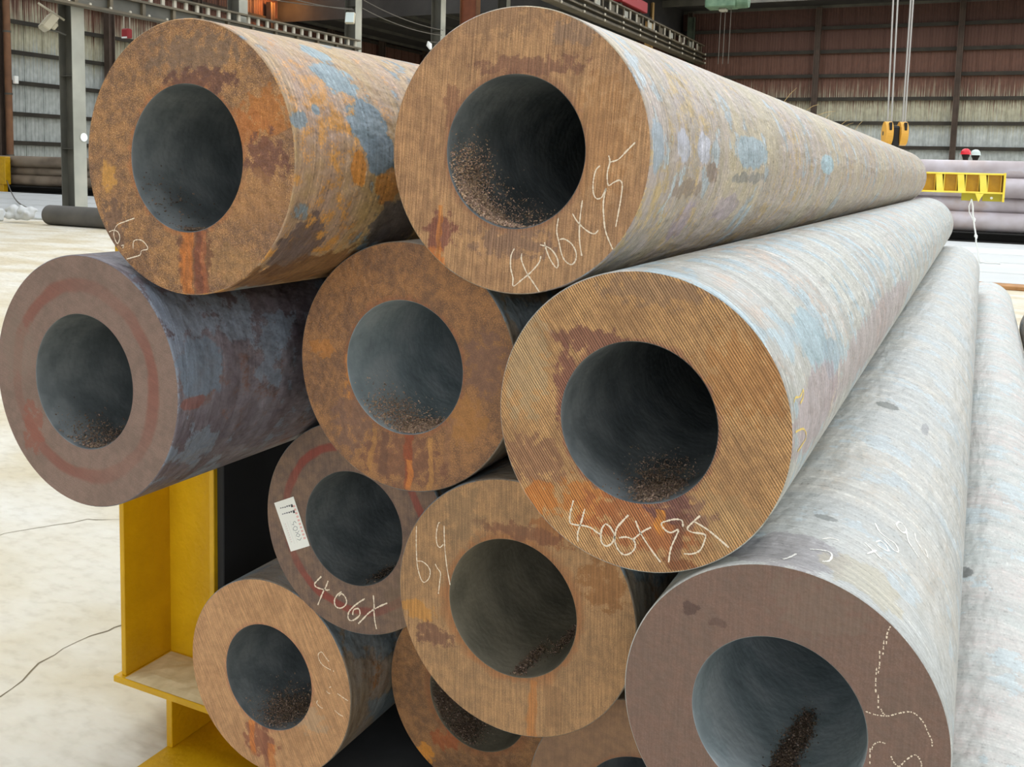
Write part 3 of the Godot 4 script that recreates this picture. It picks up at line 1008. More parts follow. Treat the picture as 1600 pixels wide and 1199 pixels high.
	var skins := {
		"A": {"grit": 0.24, "base": c8(170, 142, 98), "alt": c8(160, 134, 116), "scale": c8(116, 132, 142), "rust": c8(192, 138, 70), "share": 0.30, "rusty": 0.40, "off": 300, "edge": c8(60, 52, 46), "bands": 0.02, "rough": 0.5, "marks": [
			[17.0, 0.185, 13.0, 0.050, c8(116, 134, 146), 0.97, 1.3], [4.0, 0.215, 9.0, 0.045, c8(112, 128, 140), 0.97, 1.3], [40.0, 0.15, 9.0, 0.05, c8(126, 146, 156), 0.95, 1.6], [56.0, 0.16, 7.0, 0.03, c8(130, 150, 158), 0.95, 1.6], [22.0, 0.062, 2.6, 0.010, c8(120, 136, 146), 0.95, 0.7],
			[17.0, 0.018, 4.0, 0.018, c8(122, 138, 148), 0.9, 1.3], [-2.0, 0.15, 8.0, 0.02, c8(196, 126, 52), 0.8, 1.8], [-10.0, 0.24, 8.0, 0.04, c8(188, 122, 54), 0.7, 1.8], [-40.0, 0.06, 18.0, 0.05, c8(92, 80, 80), 0.75, 1.6], [-30.0, 0.3, 14.0, 0.08, c8(88, 84, 88), 0.75, 1.6], [-58.0, 0.3, 16.0, 0.35, c8(112, 76, 44), 0.7, 1.2]]},
		"B": {"grit": 0.26, "base": c8(176, 164, 138), "alt": c8(164, 152, 146), "scale": c8(156, 168, 175), "rust": c8(178, 154, 106), "share": 0.30, "rusty": 0.36, "off": 120, "edge": c8(120, 110, 100), "bands": 0.10, "rough": 0.46, "marks": [
			[5.0, 0.155, 7.0, 0.035, c8(172, 176, 190), 0.85, 0.9], [5.0, 0.27, 7.0, 0.04, c8(176, 180, 194), 0.85, 0.9], [5.5, 0.62, 9.0, 0.14, c8(146, 166, 178), 0.9, 0.8], [4.0, 1.6, 8.0, 0.13, c8(158, 188, 200), 0.9, 0.5], [4.0, 0.03, 11.0, 0.028, c8(140, 154, 166), 0.9, 1.0],
			[-6.0, 0.33, 5.0, 0.035, c8(120, 102, 90), 0.7, 2.4], [-13.0, 0.2, 4.0, 0.08, c8(124, 104, 86), 0.6, 2.6], [-8.0, 0.62, 3.0, 0.14, c8(104, 106, 106), 0.6, 2.6], [-30.0, 0.25, 10.0, 0.05, c8(150, 134, 150), 0.6, 1.4], [-24.0, 0.5, 8.0, 0.08, c8(150, 136, 152), 0.6, 1.4]]},
		"C": {"base": c8(92, 84, 92), "alt": c8(116, 112, 120), "scale": c8(116, 126, 140), "rust": c8(110, 84, 78), "share": 0.42, "rusty": 0.34, "off": 50, "edge": c8(70, 60, 62), "bands": 0.05, "rough": 0.42, "marks": [
			[10.0, 0.05, 14.0, 0.05, c8(108, 124, 140), 0.8, 1.2], [-4.0, 0.03, 3.0, 0.03, c8(130, 92, 88), 0.85, 1.4]]},
		"E": {"grit": 0.22, "base": c8(186, 186, 178), "alt": c8(180, 180, 176), "scale": c8(168, 185, 192), "rust": c8(188, 172, 158), "share": 0.40, "rusty": 0.36, "off": 410, "edge": c8(172, 174, 172), "bands": 0.10, "rough": 0.48, "marks": [
			[28.0, 0.26, 13.0, 0.10, c8(156, 180, 190), 0.85, 0.9], [14.0, 0.36, 9.0, 0.08, c8(150, 172, 184), 0.8, 1.0], [2.0, 0.2, 16.0, 0.2, c8(168, 150, 156), 0.6, 1.0], [0.0, 1.2, 16.0, 0.9, c8(164, 146, 150), 0.5, 1.2]]},
		"J": {"grit": 0.14, "base": c8(188, 191, 189), "alt": c8(194, 193, 187), "scale": c8(186, 195, 198), "rust": c8(192, 186, 176), "share": 0.36, "rusty": 0.3, "off": 600, "edge": c8(172, 174, 172), "bands": 0.04, "rough": 0.5, "marks": [
			[80.5, 0.976, 7.0, 0.028, c8(116, 120, 116), 0.85, 0.25], [84.7, 0.203, 5.0, 0.011, c8(128, 132, 130), 0.75, 0.3], [56.0, 0.936, 2.5, 0.05, c8(140, 142, 146), 0.6, 0.6], [92.0, 0.06, 22.0, 0.06, c8(150, 144, 148), 0.6, 1.0], [64.0, 0.06, 16.0, 0.05, c8(186, 178, 156), 0.6, 1.6]]},
		"L": {"grit": 0.11, "base": c8(190, 194, 190), "alt": c8(196, 193, 188), "scale": c8(188, 198, 200), "rust": c8(196, 187, 182), "share": 0.38, "rusty": 0.32, "off": 760, "edge": c8(168, 168, 166), "bands": 0.05, "rough": 0.52, "marks": [
			[108.0, 0.82, 6.0, 0.03, c8(116, 118, 116), 0.85, 0.3]]},
		"X": {"base": c8(132, 118, 100), "alt": c8(140, 134, 128), "scale": c8(110, 122, 130), "rust": c8(140, 98, 60), "share": 0.45, "rusty": 0.36, "off": 860, "edge": c8(70, 62, 56), "bands": 0.04, "rough": 0.5, "marks": []},
	}
	var len := 6.75
	var fm := {}
	for k in faces:
		fm[k] = face_material(faces[k])
	var sm := {}
	for k in skins:
		sm[k] = skin_material(skins[k], len)
	var at := {
		"A": Vector3(-1.0649, 1.4025, -1.0770), "B": Vector3(-0.6042, 1.4244, -1.2373), "C": Vector3(-1.2701, 1.0447, -1.0613), "D": Vector3(-0.8186, 1.0791, -1.2936),
		"E": Vector3(-0.3923, 1.0709, -1.1957), "F": Vector3(-1.0174, 0.7245, -1.4411), "G": Vector3(-0.6104, 0.7278, -1.2833), "H": Vector3(-1.2334, 0.3660, -1.4596),
		"I": Vector3(-0.8256, 0.3660, -1.5957), "J": Vector3(-0.1888, 0.7162, -1.1872), "K": Vector3(-0.4190, 0.3660, -1.3950), "L": Vector3(0.080, 0.366, -1.30), "M": Vector3(0.503, 0.366, -1.05)}
	var labels := {
		"A": "thick rusty pipe at upper left with orange drip below its bore and blue scale patches",
		"B": "brown pipe on top of the stack, chalked 406X95 at lower right of its end",
		"C": "dark mauve pipe end with a faint red ring, lying over the yellow post",
		"D": "rust brown pipe in the middle of the stack with dark water runs below its bore",
		"E": "thick pipe with coarse diagonal saw marks, chalked 406X95 below its bore",
		"F": "dark pipe end with a red painted ring and a white paper tag",
		"G": "brown pipe chalked 69 beside its bore, below the middle pipe",
		"H": "light orange brown pipe end lowest beside the foot of the yellow post",
		"I": "rusty pipe end half hidden below the pipe chalked 69, black chips in its bore",
		"J": "smooth mauve pipe end at lower right with dotted chalk lines and pale grey skin",
		"K": "plain brown pipe end at the bottom edge, left of the smooth mauve end",
		"L": "long pale grey pipe lying right beside the mauve-ended pipe, only its skin showing",
		"M": "grey pipe of which only a dark sliver shows at the right edge"}
	var skin_of := {"A": "A", "B": "B", "C": "C", "D": "X", "E": "E", "F": "X", "G": "X", "H": "X", "I": "X", "J": "J", "K": "X", "L": "L", "M": "X"}
	var bore_of := {"G": "bore_brown", "I": "bore_brown", "J": "bore_bright", "D": "bore_bright"}
	for k in at:
		var l := len
		if k == "J":
			l = 6.9
		elif k == "L":
			l = 7.7
		steel_pipe(k, at[k], l, fm.get(k, fm["K"]), faces.get(k, faces["K"]).turn, sm[skin_of[k]], M[bore_of.get(k, "bore")], labels[k])
	paper_tag(at["F"])
	straws(at["B"])


func paper_tag(at: Vector3) -> void:
	# a printed paper label stuck on the dark pipe end: corners in metres from the pipe's axis
	var q := [Vector2(-0.1844, 0.0168), Vector2(-0.1377, 0.0379), Vector2(-0.0983, -0.0527), Vector2(-0.1435, -0.0733)]
	var w := 120
	var h := 300
	var im := Image.create(w, h, false, Image.FORMAT_RGB8)
	im.fill(c8(244, 246, 242))
	var r := RandomNumberGenerator.new()
	r.seed = 77
	for row in [0.13, 0.25]:
		for k in 6:
			var s := 5 + k
			im.fill_rect(Rect2i(int(w * 0.2) + k * 13, int(h * row) + int((r.randf() - 0.5) * 4), 9 if k < 5 else 11, s + (7 if k == 5 else 0)), c8(90 - k * 12, 94 - k * 12, 104 - k * 12))
			im.fill_rect(Rect2i(int(w * 0.2) + k * 13 + 3, int(h * row) + 3, 3, 3), c8(200, 204, 206))
	for k in 10:
		var y := int(h * (0.16 + 0.072 * k))
		im.fill_rect(Rect2i(int(w * 0.84), y, 12, 12), c8(226, 168, 162))
		im.fill_rect(Rect2i(int(w * 0.84) + 3, y + 3, 6, 2), c8(246, 232, 230))
		im.fill_rect(Rect2i(int(w * 0.84) + 5, y + 7, 2, 4), c8(246, 232, 230))
	for c in [0.14, 0.32, 0.46]:
		im.fill_rect(Rect2i(int(w * c), int(h * 0.42), 1, int(h * 0.46)), c8(204, 210, 208))
	for k in 9:
		im.fill_rect(Rect2i(int(w * 0.19), int(h * (0.45 + 0.045 * k)), 4, 6), c8(216, 196, 196))
	# pen writing down the middle
	var pen := [[0.50, 0.80, 0.62, 0.84, 0.74, 0.80], [0.52, 0.74, 0.62, 0.77, 0.72, 0.74, 0.62, 0.70, 0.52, 0.73], [0.54, 0.67, 0.64, 0.69, 0.74, 0.66], [0.48, 0.61, 0.56, 0.64, 0.66, 0.63, 0.70, 0.58, 0.60, 0.55, 0.50, 0.58, 0.48, 0.61], [0.50, 0.50, 0.58, 0.52, 0.60, 0.47, 0.68, 0.46, 0.72, 0.50]]
	for s in pen:
		for k in range(0, s.size() - 2, 2):
			for n in 24:
				var t := n / 24.0
				im.fill_rect(Rect2i(int(lerpf(s[k], s[k + 2], t) * w), int(lerpf(s[k + 1], s[k + 3], t) * h), 2, 2), c8(120, 128, 134))
	var m := StandardMaterial3D.new()
	m.albedo_texture = ImageTexture.create_from_image(im)
	m.roughness = 0.7
	var st := begin()
	var uv := [Vector2(0, 0), Vector2(1, 0), Vector2(1, 1), Vector2(0, 1)]
	for k in [0, 1, 2, 0, 2, 3]:
		st.set_uv(uv[k])
		st.add_vertex(Vector3(q[k].x, q[k].y, 0.0012))
	for k in 4:
		var a: Vector2 = q[k]
		var b: Vector2 = q[(k + 1) % 4]
		quad(st, Vector3(a.x, a.y, 0.0006), Vector3(b.x, b.y, 0.0006), Vector3(b.x, b.y, 0.0012), Vector3(a.x, a.y, 0.0012), Vector3(a.y - b.y, b.x - a.x, 0))
	var o := obj("paper_tag", st, m)
	o.position = at
	tag(o, "white printed paper tag stuck on the dark red-ringed pipe end", "paper tag")



func straws(at: Vector3) -> void:
	# dry stalks caught on the crown of the top pipe
	var t := thing("dry_straw", "dry straw stalks sticking up from the crown of the top pipe", "straw", at + Vector3(0, R, 0))
	for k in 7:
		var z := -1.75 - 0.30 * k - rng.randf() * 0.1
		var x := 0.02 + rng.randf() * 0.04
		var y := sqrt(R * R - x * x) - R + 0.0012
		var tip := Vector3(0.012 + rng.randf() * 0.03, 0.012 + rng.randf() * 0.03, (rng.randf() - 0.5) * 0.06)
		if k in [2, 5, 6]:
			tip *= 1.4
		var b := Vector3(x, y, z)
		put("stalk", tube([b, b + tip * 0.5 + Vector3(0, 0.004, 0), b + tip], [0.0009, 0.0008, 0.0005], 5), M.straw, t)


func h_post(called: String, st_parent: Node3D, x0: float, x1: float, z0: float, z1: float, y0: float, y1: float, t: float, m: Material) -> void:
	for x in [x0, x1 - t]:
		var st := begin()
		slab(st, Vector3(x, y0, z1), Vector3(x + t, y1, z0), 0.0015)
		obj(called + "_flange", st, m, st_parent)
	var st2 := begin()
	slab(st2, Vector3(x0 + t, y0, (z0 + z1) * 0.5 - 0.006), Vector3(x1 - t, y1, (z0 + z1) * 0.5 + 0.006))
	obj(called + "_web", st2, m, st_parent)


func build_rack() -> void:
	var t := thing("storage_rack", "yellow painted steel rack with post at the left side of the pipe stack", "rack", Vector3.ZERO)
	for z in [-1.598, -6.6]:
		var zb: float = z - 0.302
		h_post("post", t, -1.80, -1.505, z, zb, 0.156, 1.30, 0.014, M.yellow)
		h_post("leg", t, -1.66, -1.36, z - 0.004, zb, 0.012, 0.140, 0.018, M.yellow)
		h_post("leg", t, 0.55, 0.85, z - 0.004, zb, 0.012, 0.140, 0.018, M.yellow)
		var st := begin()
		slab(st, Vector3(-1.815, 0.140, zb - 0.012), Vector3(0.95, 0.156, z + 0.012), 0.002)
		obj("base_plate", st, M.yellow, t)
		for x in [-1.72, 0.50]:
			st = begin()
			slab(st, Vector3(x + 0.06, 0.0, zb - 0.01), Vector3(x + 0.40, 0.012, z + 0.09), 0.002)
			obj("foot_plate", st, M.yellow, t)
		st = begin()
		slab(st, Vector3(-1.36, 0.03, (z + zb) * 0.5 - 0.008), Vector3(0.56, 0.140, (z + zb) * 0.5 + 0.008))
		obj("beam_web", st, M.yellow, t)
		st = begin()
		slab(st, Vector3(-1.505, 0.17, zb + 0.004), Vector3(-1.485, 1.285, z - 0.010), 0.002)
		obj("rubber_pad", st, M.rubber, t)
		st = begin()
		slab(st, Vector3(-1.20, 0.1565, zb - 0.01), Vector3(0.95, 0.162, z + (0.09 if z > -2.0 else 0.01)), 0.001)
		slab(st, Vector3(-1.49, 0.1565, zb - 0.01), Vector3(-1.20, 0.162, z - 0.002), 0.001)
		obj("rubber_mat", st, M.mat, t)
	var st3 := begin()
	slab(st3, Vector3(-1.70, 0.05, -6.62), Vector3(-1.62, 0.13, -1.9))
	obj("side_rail", st3, M.yellow, t)
	# sand and dust that gathered on the base plate between the flanges
	var st4 := begin()
	var nx := 12
	var nz := 8
	var at := func(i: int, j: int) -> Vector3:
		var u := i / float(nx)
		var v := j / float(nz)
		var edge := minf(minf(u, 1.0 - u), minf(v, 1.0 - v)) * 5.0
		return Vector3(lerpf(-1.781, -1.523, u), 0.1562 + clampf(edge, 0.0, 1.0) * (0.004 + 0.004 * mid[(i * 37) * 1024 + j * 29] / 255.0), lerpf(-1.590, -1.738, v))
	for i in nx:
		for j in nz:
			quad(st4, at.call(i, j), at.call(i + 1, j), at.call(i + 1, j + 1), at.call(i, j + 1), Vector3.UP)
	var d := obj("dust", st4, M.dust)
	tag(d, "pale sandy dust lying on the yellow base plate between the post flanges", "dust")
	d.set_meta("kind", "stuff")


# ---------------------------------------------------------------- swarf in the bores
func build_swarf() -> void:
	# each heap: pipe axis, [centre angle, spread of angle, centre depth, spread of depth, how many], shade of the chips
	var heaps := [
		["B", Vector3(-0.6042, 1.4244, -1.2373), [[-136.0, 30.0, 0.035, 0.035, 3600], [-165.0, 26.0, 0.06, 0.06, 1500], [-104.0, 20.0, 0.02, 0.015, 1200], [-120.0, 40.0, 0.12, 0.1, 600]], 1.7, "crumbly grey brown swarf in the bore of the top pipe chalked 406X95"],
		["D", Vector3(-0.8186, 1.0791, -1.2936), [[-84.0, 24.0, 0.04, 0.04, 3000], [-118.0, 34.0, 0.06, 0.06, 1300]], 1.6, "grey swarf heaped in the bore of the middle pipe"],
		["E", Vector3(-0.3923, 1.0709, -1.1957), [[-80.0, 18.0, 0.05, 0.045, 3000], [-92.0, 26.0, 0.12, 0.08, 900]], 0.85, "dark reddish swarf heap in the bore of the diagonally sawn pipe"],
		["G", Vector3(-0.6104, 0.7278, -1.2833), [[-84.0, 7.0, 0.05, 0.05, 900], [-68.0, 7.0, 0.14, 0.05, 1000], [-55.0, 7.0, 0.23, 0.06, 700]], 0.7, "brown swarf trail across the bore of the pipe chalked 69"],
		["A", Vector3(-1.0649, 1.4025, -1.0770), [[-88.0, 16.0, 0.02, 0.015, 700], [-140.0, 30.0, 0.05, 0.05, 200]], 0.5, "thin crust of swarf at the mouth of the upper left pipe"],
		["H", Vector3(-1.2334, 0.3660, -1.4596), [[-92.0, 34.0, 0.07, 0.06, 3200]], 1.0, "dark swarf spread in the bore of the lowest left pipe"],
		["I", Vector3(-0.8256, 0.3660, -1.5957), [[-155.0, 22.0, 0.03, 0.03, 2600], [-118.0, 26.0, 0.04, 0.04, 2600]], 0.6, "black swarf in the bore of the half hidden rusty pipe"],
		["J", Vector3(-0.1888, 0.7162, -1.1872), [[-90.0, 9.0, 0.08, 0.07, 3200], [-85.0, 8.0, 0.17, 0.05, 1600]], 0.5, "dark brown shavings in a strip along the bore of the mauve pipe"],
		["F", Vector3(-1.0174, 0.7245, -1.4411), [[-72.0, 14.0, 0.06, 0.05, 500]], 0.3, "dark swarf in the bore of the pipe with the paper tag"],
		["C", Vector3(-1.2701, 1.0447, -1.0613), [[-100.0, 40.0, 0.05, 0.05, 1100], [-85.0, 16.0, 0.01, 0.008, 260]], 0.8, "loose grey scale flakes in the bore of the dark mauve pipe at left"],
	]
	# one chip: a bent sliver
	var st := begin()
	var p := [Vector3(-0.5, 0.05, -0.2), Vector3(0.1, 0.22, -0.25), Vector3(0.5, 0.0, 0.05), Vector3(0.15, 0.26, 0.25), Vector3(-0.4, 0.12, 0.22), Vector3(0.0, -0.15, 0.0)]
	for f in [[0, 1, 4], [1, 3, 4], [1, 2, 3], [0, 5, 1], [1, 5, 2], [2, 5, 3], [3, 5, 4], [4, 5, 0]]:
		tri(st, p[f[0]], p[f[1]], p[f[2]], (p[f[0]] + p[f[1]] + p[f[2]]) / 3.0 - Vector3(0, 0.05, 0))
	var chip := done(st)
	for hp in heaps:
		var total := 0
		for g in hp[2]:
			total += g[4]
		var mm := MultiMesh.new()
		mm.transform_format = MultiMesh.TRANSFORM_3D
		mm.use_colors = true
		mm.mesh = chip
		mm.instance_count = total
		var n := 0
		for g in hp[2]:
			for k in g[4]:
				var an := deg_to_rad(g[0] + rng.randfn(0.0, 0.45) * g[1])
				var depth := absf(g[2] + rng.randfn(0.0, 0.6) * g[3]) + 0.003
				var size := 0.0017 + 0.0034 * pow(rng.randf(), 2.0)
				var lift := rng.randf() * 0.004 * (1.0 - minf(1.0, absf(an - deg_to_rad(g[0])) / deg_to_rad(g[1])))
				var r := BORE - size * 0.2 - lift
				var b := Basis.from_euler(Vector3(rng.randf() * TAU, rng.randf() * TAU, rng.randf() * TAU)).scaled(Vector3.ONE * size)
				mm.set_instance_transform(n, Transform3D(b, Vector3(cos(an) * r, sin(an) * r, -depth)))
				var tone: float = hp[3] * (0.35 + 1.1 * rng.randf())
				mm.set_instance_color(n, Color(tone, tone * (0.86 + 0.10 * rng.randf()), tone * (0.74 + 0.20 * rng.randf())))
				n += 1
		var o := MultiMeshInstance3D.new()
		o.name = numbered("swarf_heap")
		o.multimesh = mm
		o.material_override = M.swarf
		add_child(o)
		o.position = hp[1]
		tag(o, hp[4], "swarf")
		o.set_meta("kind", "stuff")


# ---------------------------------------------------------------- pipes across the far side of the shed
func cross_pipe(x0: float, x1: float, y: float, z: float, d: float, m: Material, label: String, group: String) -> void:
	var t := thing("steel_pipe", label, "steel pipe", Vector3(x0, y, z), group)
	var st := SurfaceTool.new()
	st.begin(Mesh.PRIMITIVE_TRIANGLES)
	var seg := 32
	var r := d * 0.5
	var l := x1 - x0
	for j in seg:
		var a := TAU * j / seg
		var b := TAU * (j + 1) / seg
		var na := Vector3(0, cos(a), sin(a))
		var nb := Vector3(0, cos(b), sin(b))
		var q := [[na * r, na], [nb * r, nb], [nb * r + Vector3(l, 0, 0), nb], [na * r + Vector3(l, 0, 0), na]]
		for k in [0, 2, 1, 0, 3, 2]:
			vtx(st, q[k][0], q[k][1])
	put("outer_skin", st.commit(), m, t)
	for e in [[0.0, -1.0], [l, 1.0]]:
		st = begin()
		for j in seg:
			var a := TAU * j / seg
			var b := TAU * (j + 1) / seg
			var na := Vector3(0, cos(a), sin(a))
			var nb := Vector3(0, cos(b), sin(b))
			var o := Vector3(e[0], 0, 0)
			quad(st, o + na * r, o + nb * r, o + nb * r * 0.6, o + na * r * 0.6, Vector3(e[1], 0, 0))
		obj("sawn_end", st, M.brown_steel, t)
	st = begin()
	for j in seg:
		var a := TAU * j / seg
		var b := TAU * (j + 1) / seg
		var na := Vector3(0, cos(a), sin(a)) * r * 0.6
		var nb := Vector3(0, cos(b), sin(b)) * r * 0.6
		quad(st, na, nb, nb + Vector3(l, 0, 0), na + Vector3(l, 0, 0), -na)
	obj("bore", st, M.black, t)


func build_far_stacks() -> void:
	var d := 0.46
	var rows := ["lowest pipe of the far right stack, resting just above its black bearer", "second pipe up in the far right stack behind the hanging rope", "third pipe up in the far right stack behind the yellow lifting beam", "top pipe of the far right stack, below the red hard hat"]
	for k in 4:
		var z := -24.95 if k % 2 == 0 else -24.95 - d * 0.5
		cross_pipe(-7.5 - 0.2 * k, 12.5, 0.256 + d * 0.5 + k * d * 0.868, z, d - 0.004, M.far_pipe, rows[k], "pipes of the far right stack")
	for k in 4:
		if k == 3:
			var z := -24.95 - d * (0.5 if k % 2 else 0.0)
			cross_pipe(-7.3, 12.2, 0.256 + d * 0.5 + k * d * 0.868, z - d, d - 0.004, M.far_pipe, "second pipe in the top layer of the far right stack, behind the front one", "pipes of the far right stack")
	d = 0.41
	rows = ["lowest pipe of the far left stack, darkest of the three", "middle pipe of the far left stack behind the dark column", "top pipe of the far left stack under the pale cladding"]
	for k in 3:
		var z := -24.95 if k % 2 == 0 else -24.95 - d * 0.5
		cross_pipe(-38.6 + 0.3 * k, -22.5, 0.266 + d * 0.5 + k * d * 0.868, z, d - 0.004, M.far_brown, rows[k], "pipes of the far left stack")
	for s in [[-38.8, -22.0, 0.2645, "black bearer beam under the far left stack"], [-8.0, 12.8, 0.2545, "black bearer beam under the far right stack"]]:
		var t := thing("bearer_beam", s[3], "beam", Vector3(s[0], 0, -25.1))
		var w: float = s[1] - s[0]
		var st := begin()
		slab(st, Vector3(0, s[2] - 0.03, -0.55), Vector3(w, s[2], 0.42))
		obj("top_flange", st, M.black, t)
		st = begin()
		slab(st, Vector3(0, 0.05, -0.05), Vector3(w, s[2] - 0.03, 0.05))
		obj("web", st, M.black, t)
		st = begin()
		slab(st, Vector3(0, 0.0, -0.4), Vector3(w, 0.05, 0.38))
		obj("bottom_flange", st, M.black, t)
	# the lone pipe on the floor at the left
	cross_pipe(-17.32, -9.0, 0.2035, -13.75, 0.406, M.grey_pipe, "single grey pipe lying on the floor at far left", "")
	# yellow stanchion in front of the left stack
	var p := thing("stanchion", "short yellow stanchion with a white plate before the far left stack", "stanchion", Vector3(-33.45, 0.0, -24.55))
	var st5 := begin()
	slab(st5, Vector3(-0.32, 0.3, -0.12), Vector3(0.30, 1.35, 0.12), 0.02)
	obj("upper_box", st5, M.yellow, p)
	st5 = begin()
	slab(st5, Vector3(-0.17, 0.0, -0.09), Vector3(0.15, 0.3, 0.09), 0.01)
	obj("foot", st5, M.yellow, p)
	st5 = begin()
	slab(st5, Vector3(-0.29, 0.85, 0.12), Vector3(-0.01, 1.28, 0.135), 0.004)
	obj("white_plate", st5, M.white, p)
	for q in [0.0, 0.1, 0.2]:
		st5 = begin()
		slab(st5, Vector3(-0.24, 0.98 + q, 0.135), Vector3(-0.08 - q * 0.3, 1.0 + q, 0.137))
		obj("plate_print", st5, M.dark_steel, p)
	var pts := []
	for k in 17:
		var u := k / 16.0
		pts.append(Vector3(lerpf(-33.1, -18.35, u), lerpf(0.45, 0.3, u) - 0.35 * sin(PI * u) * 0.6, lerpf(-24.45, -14.0, u)))
	var w2 := put("guy_wire", tube(pts, 0.018, 6), M.wire)
	tag(w2, "thin wire sagging from the yellow stanchion to the pale bundle on the floor", "wire")
	# pale sleeper and a crumpled pale wrap
	var t2 := thing("sleeper", "long pale concrete sleeper on the floor left of the lone grey pipe", "sleeper", Vector3(-19.6, 0, -13.6))
	st5 = begin()
	slab(st5, Vector3(-1.6, 0.0, -0.2), Vector3(0.82, 0.27, 0.14), 0.03)
	obj("block", st5, M.slab, t2)
	for q in 4:
		st5 = begin()
		slab(st5, Vector3(-1.4 + q * 0.52, 0.27, -0.16), Vector3(-1.12 + q * 0.52, 0.30, 0.1), 0.01)
		obj("bearing_pad", st5, M.pale_steel, t2)
	var bones := []
	for q in 12:
		var a := Vector3(-18.45 + rng.randf() * 0.75, 0.06 + rng.randf() * 0.24, -13.75 + rng.randf() * 0.25)
		bones.append([a, a + Vector3(rng.randf() * 0.3 - 0.15, rng.randf() * 0.14 - 0.05, rng.randf() * 0.2 - 0.1), 0.07 + rng.randf() * 0.05, 0.04])
	var wrap := put("crumpled_wrap", blob(bones, 0.03, 0.03, null), M.slab)
	tag(wrap, "crumpled pale sheet heaped beside the end of the lone grey pipe", "wrap")


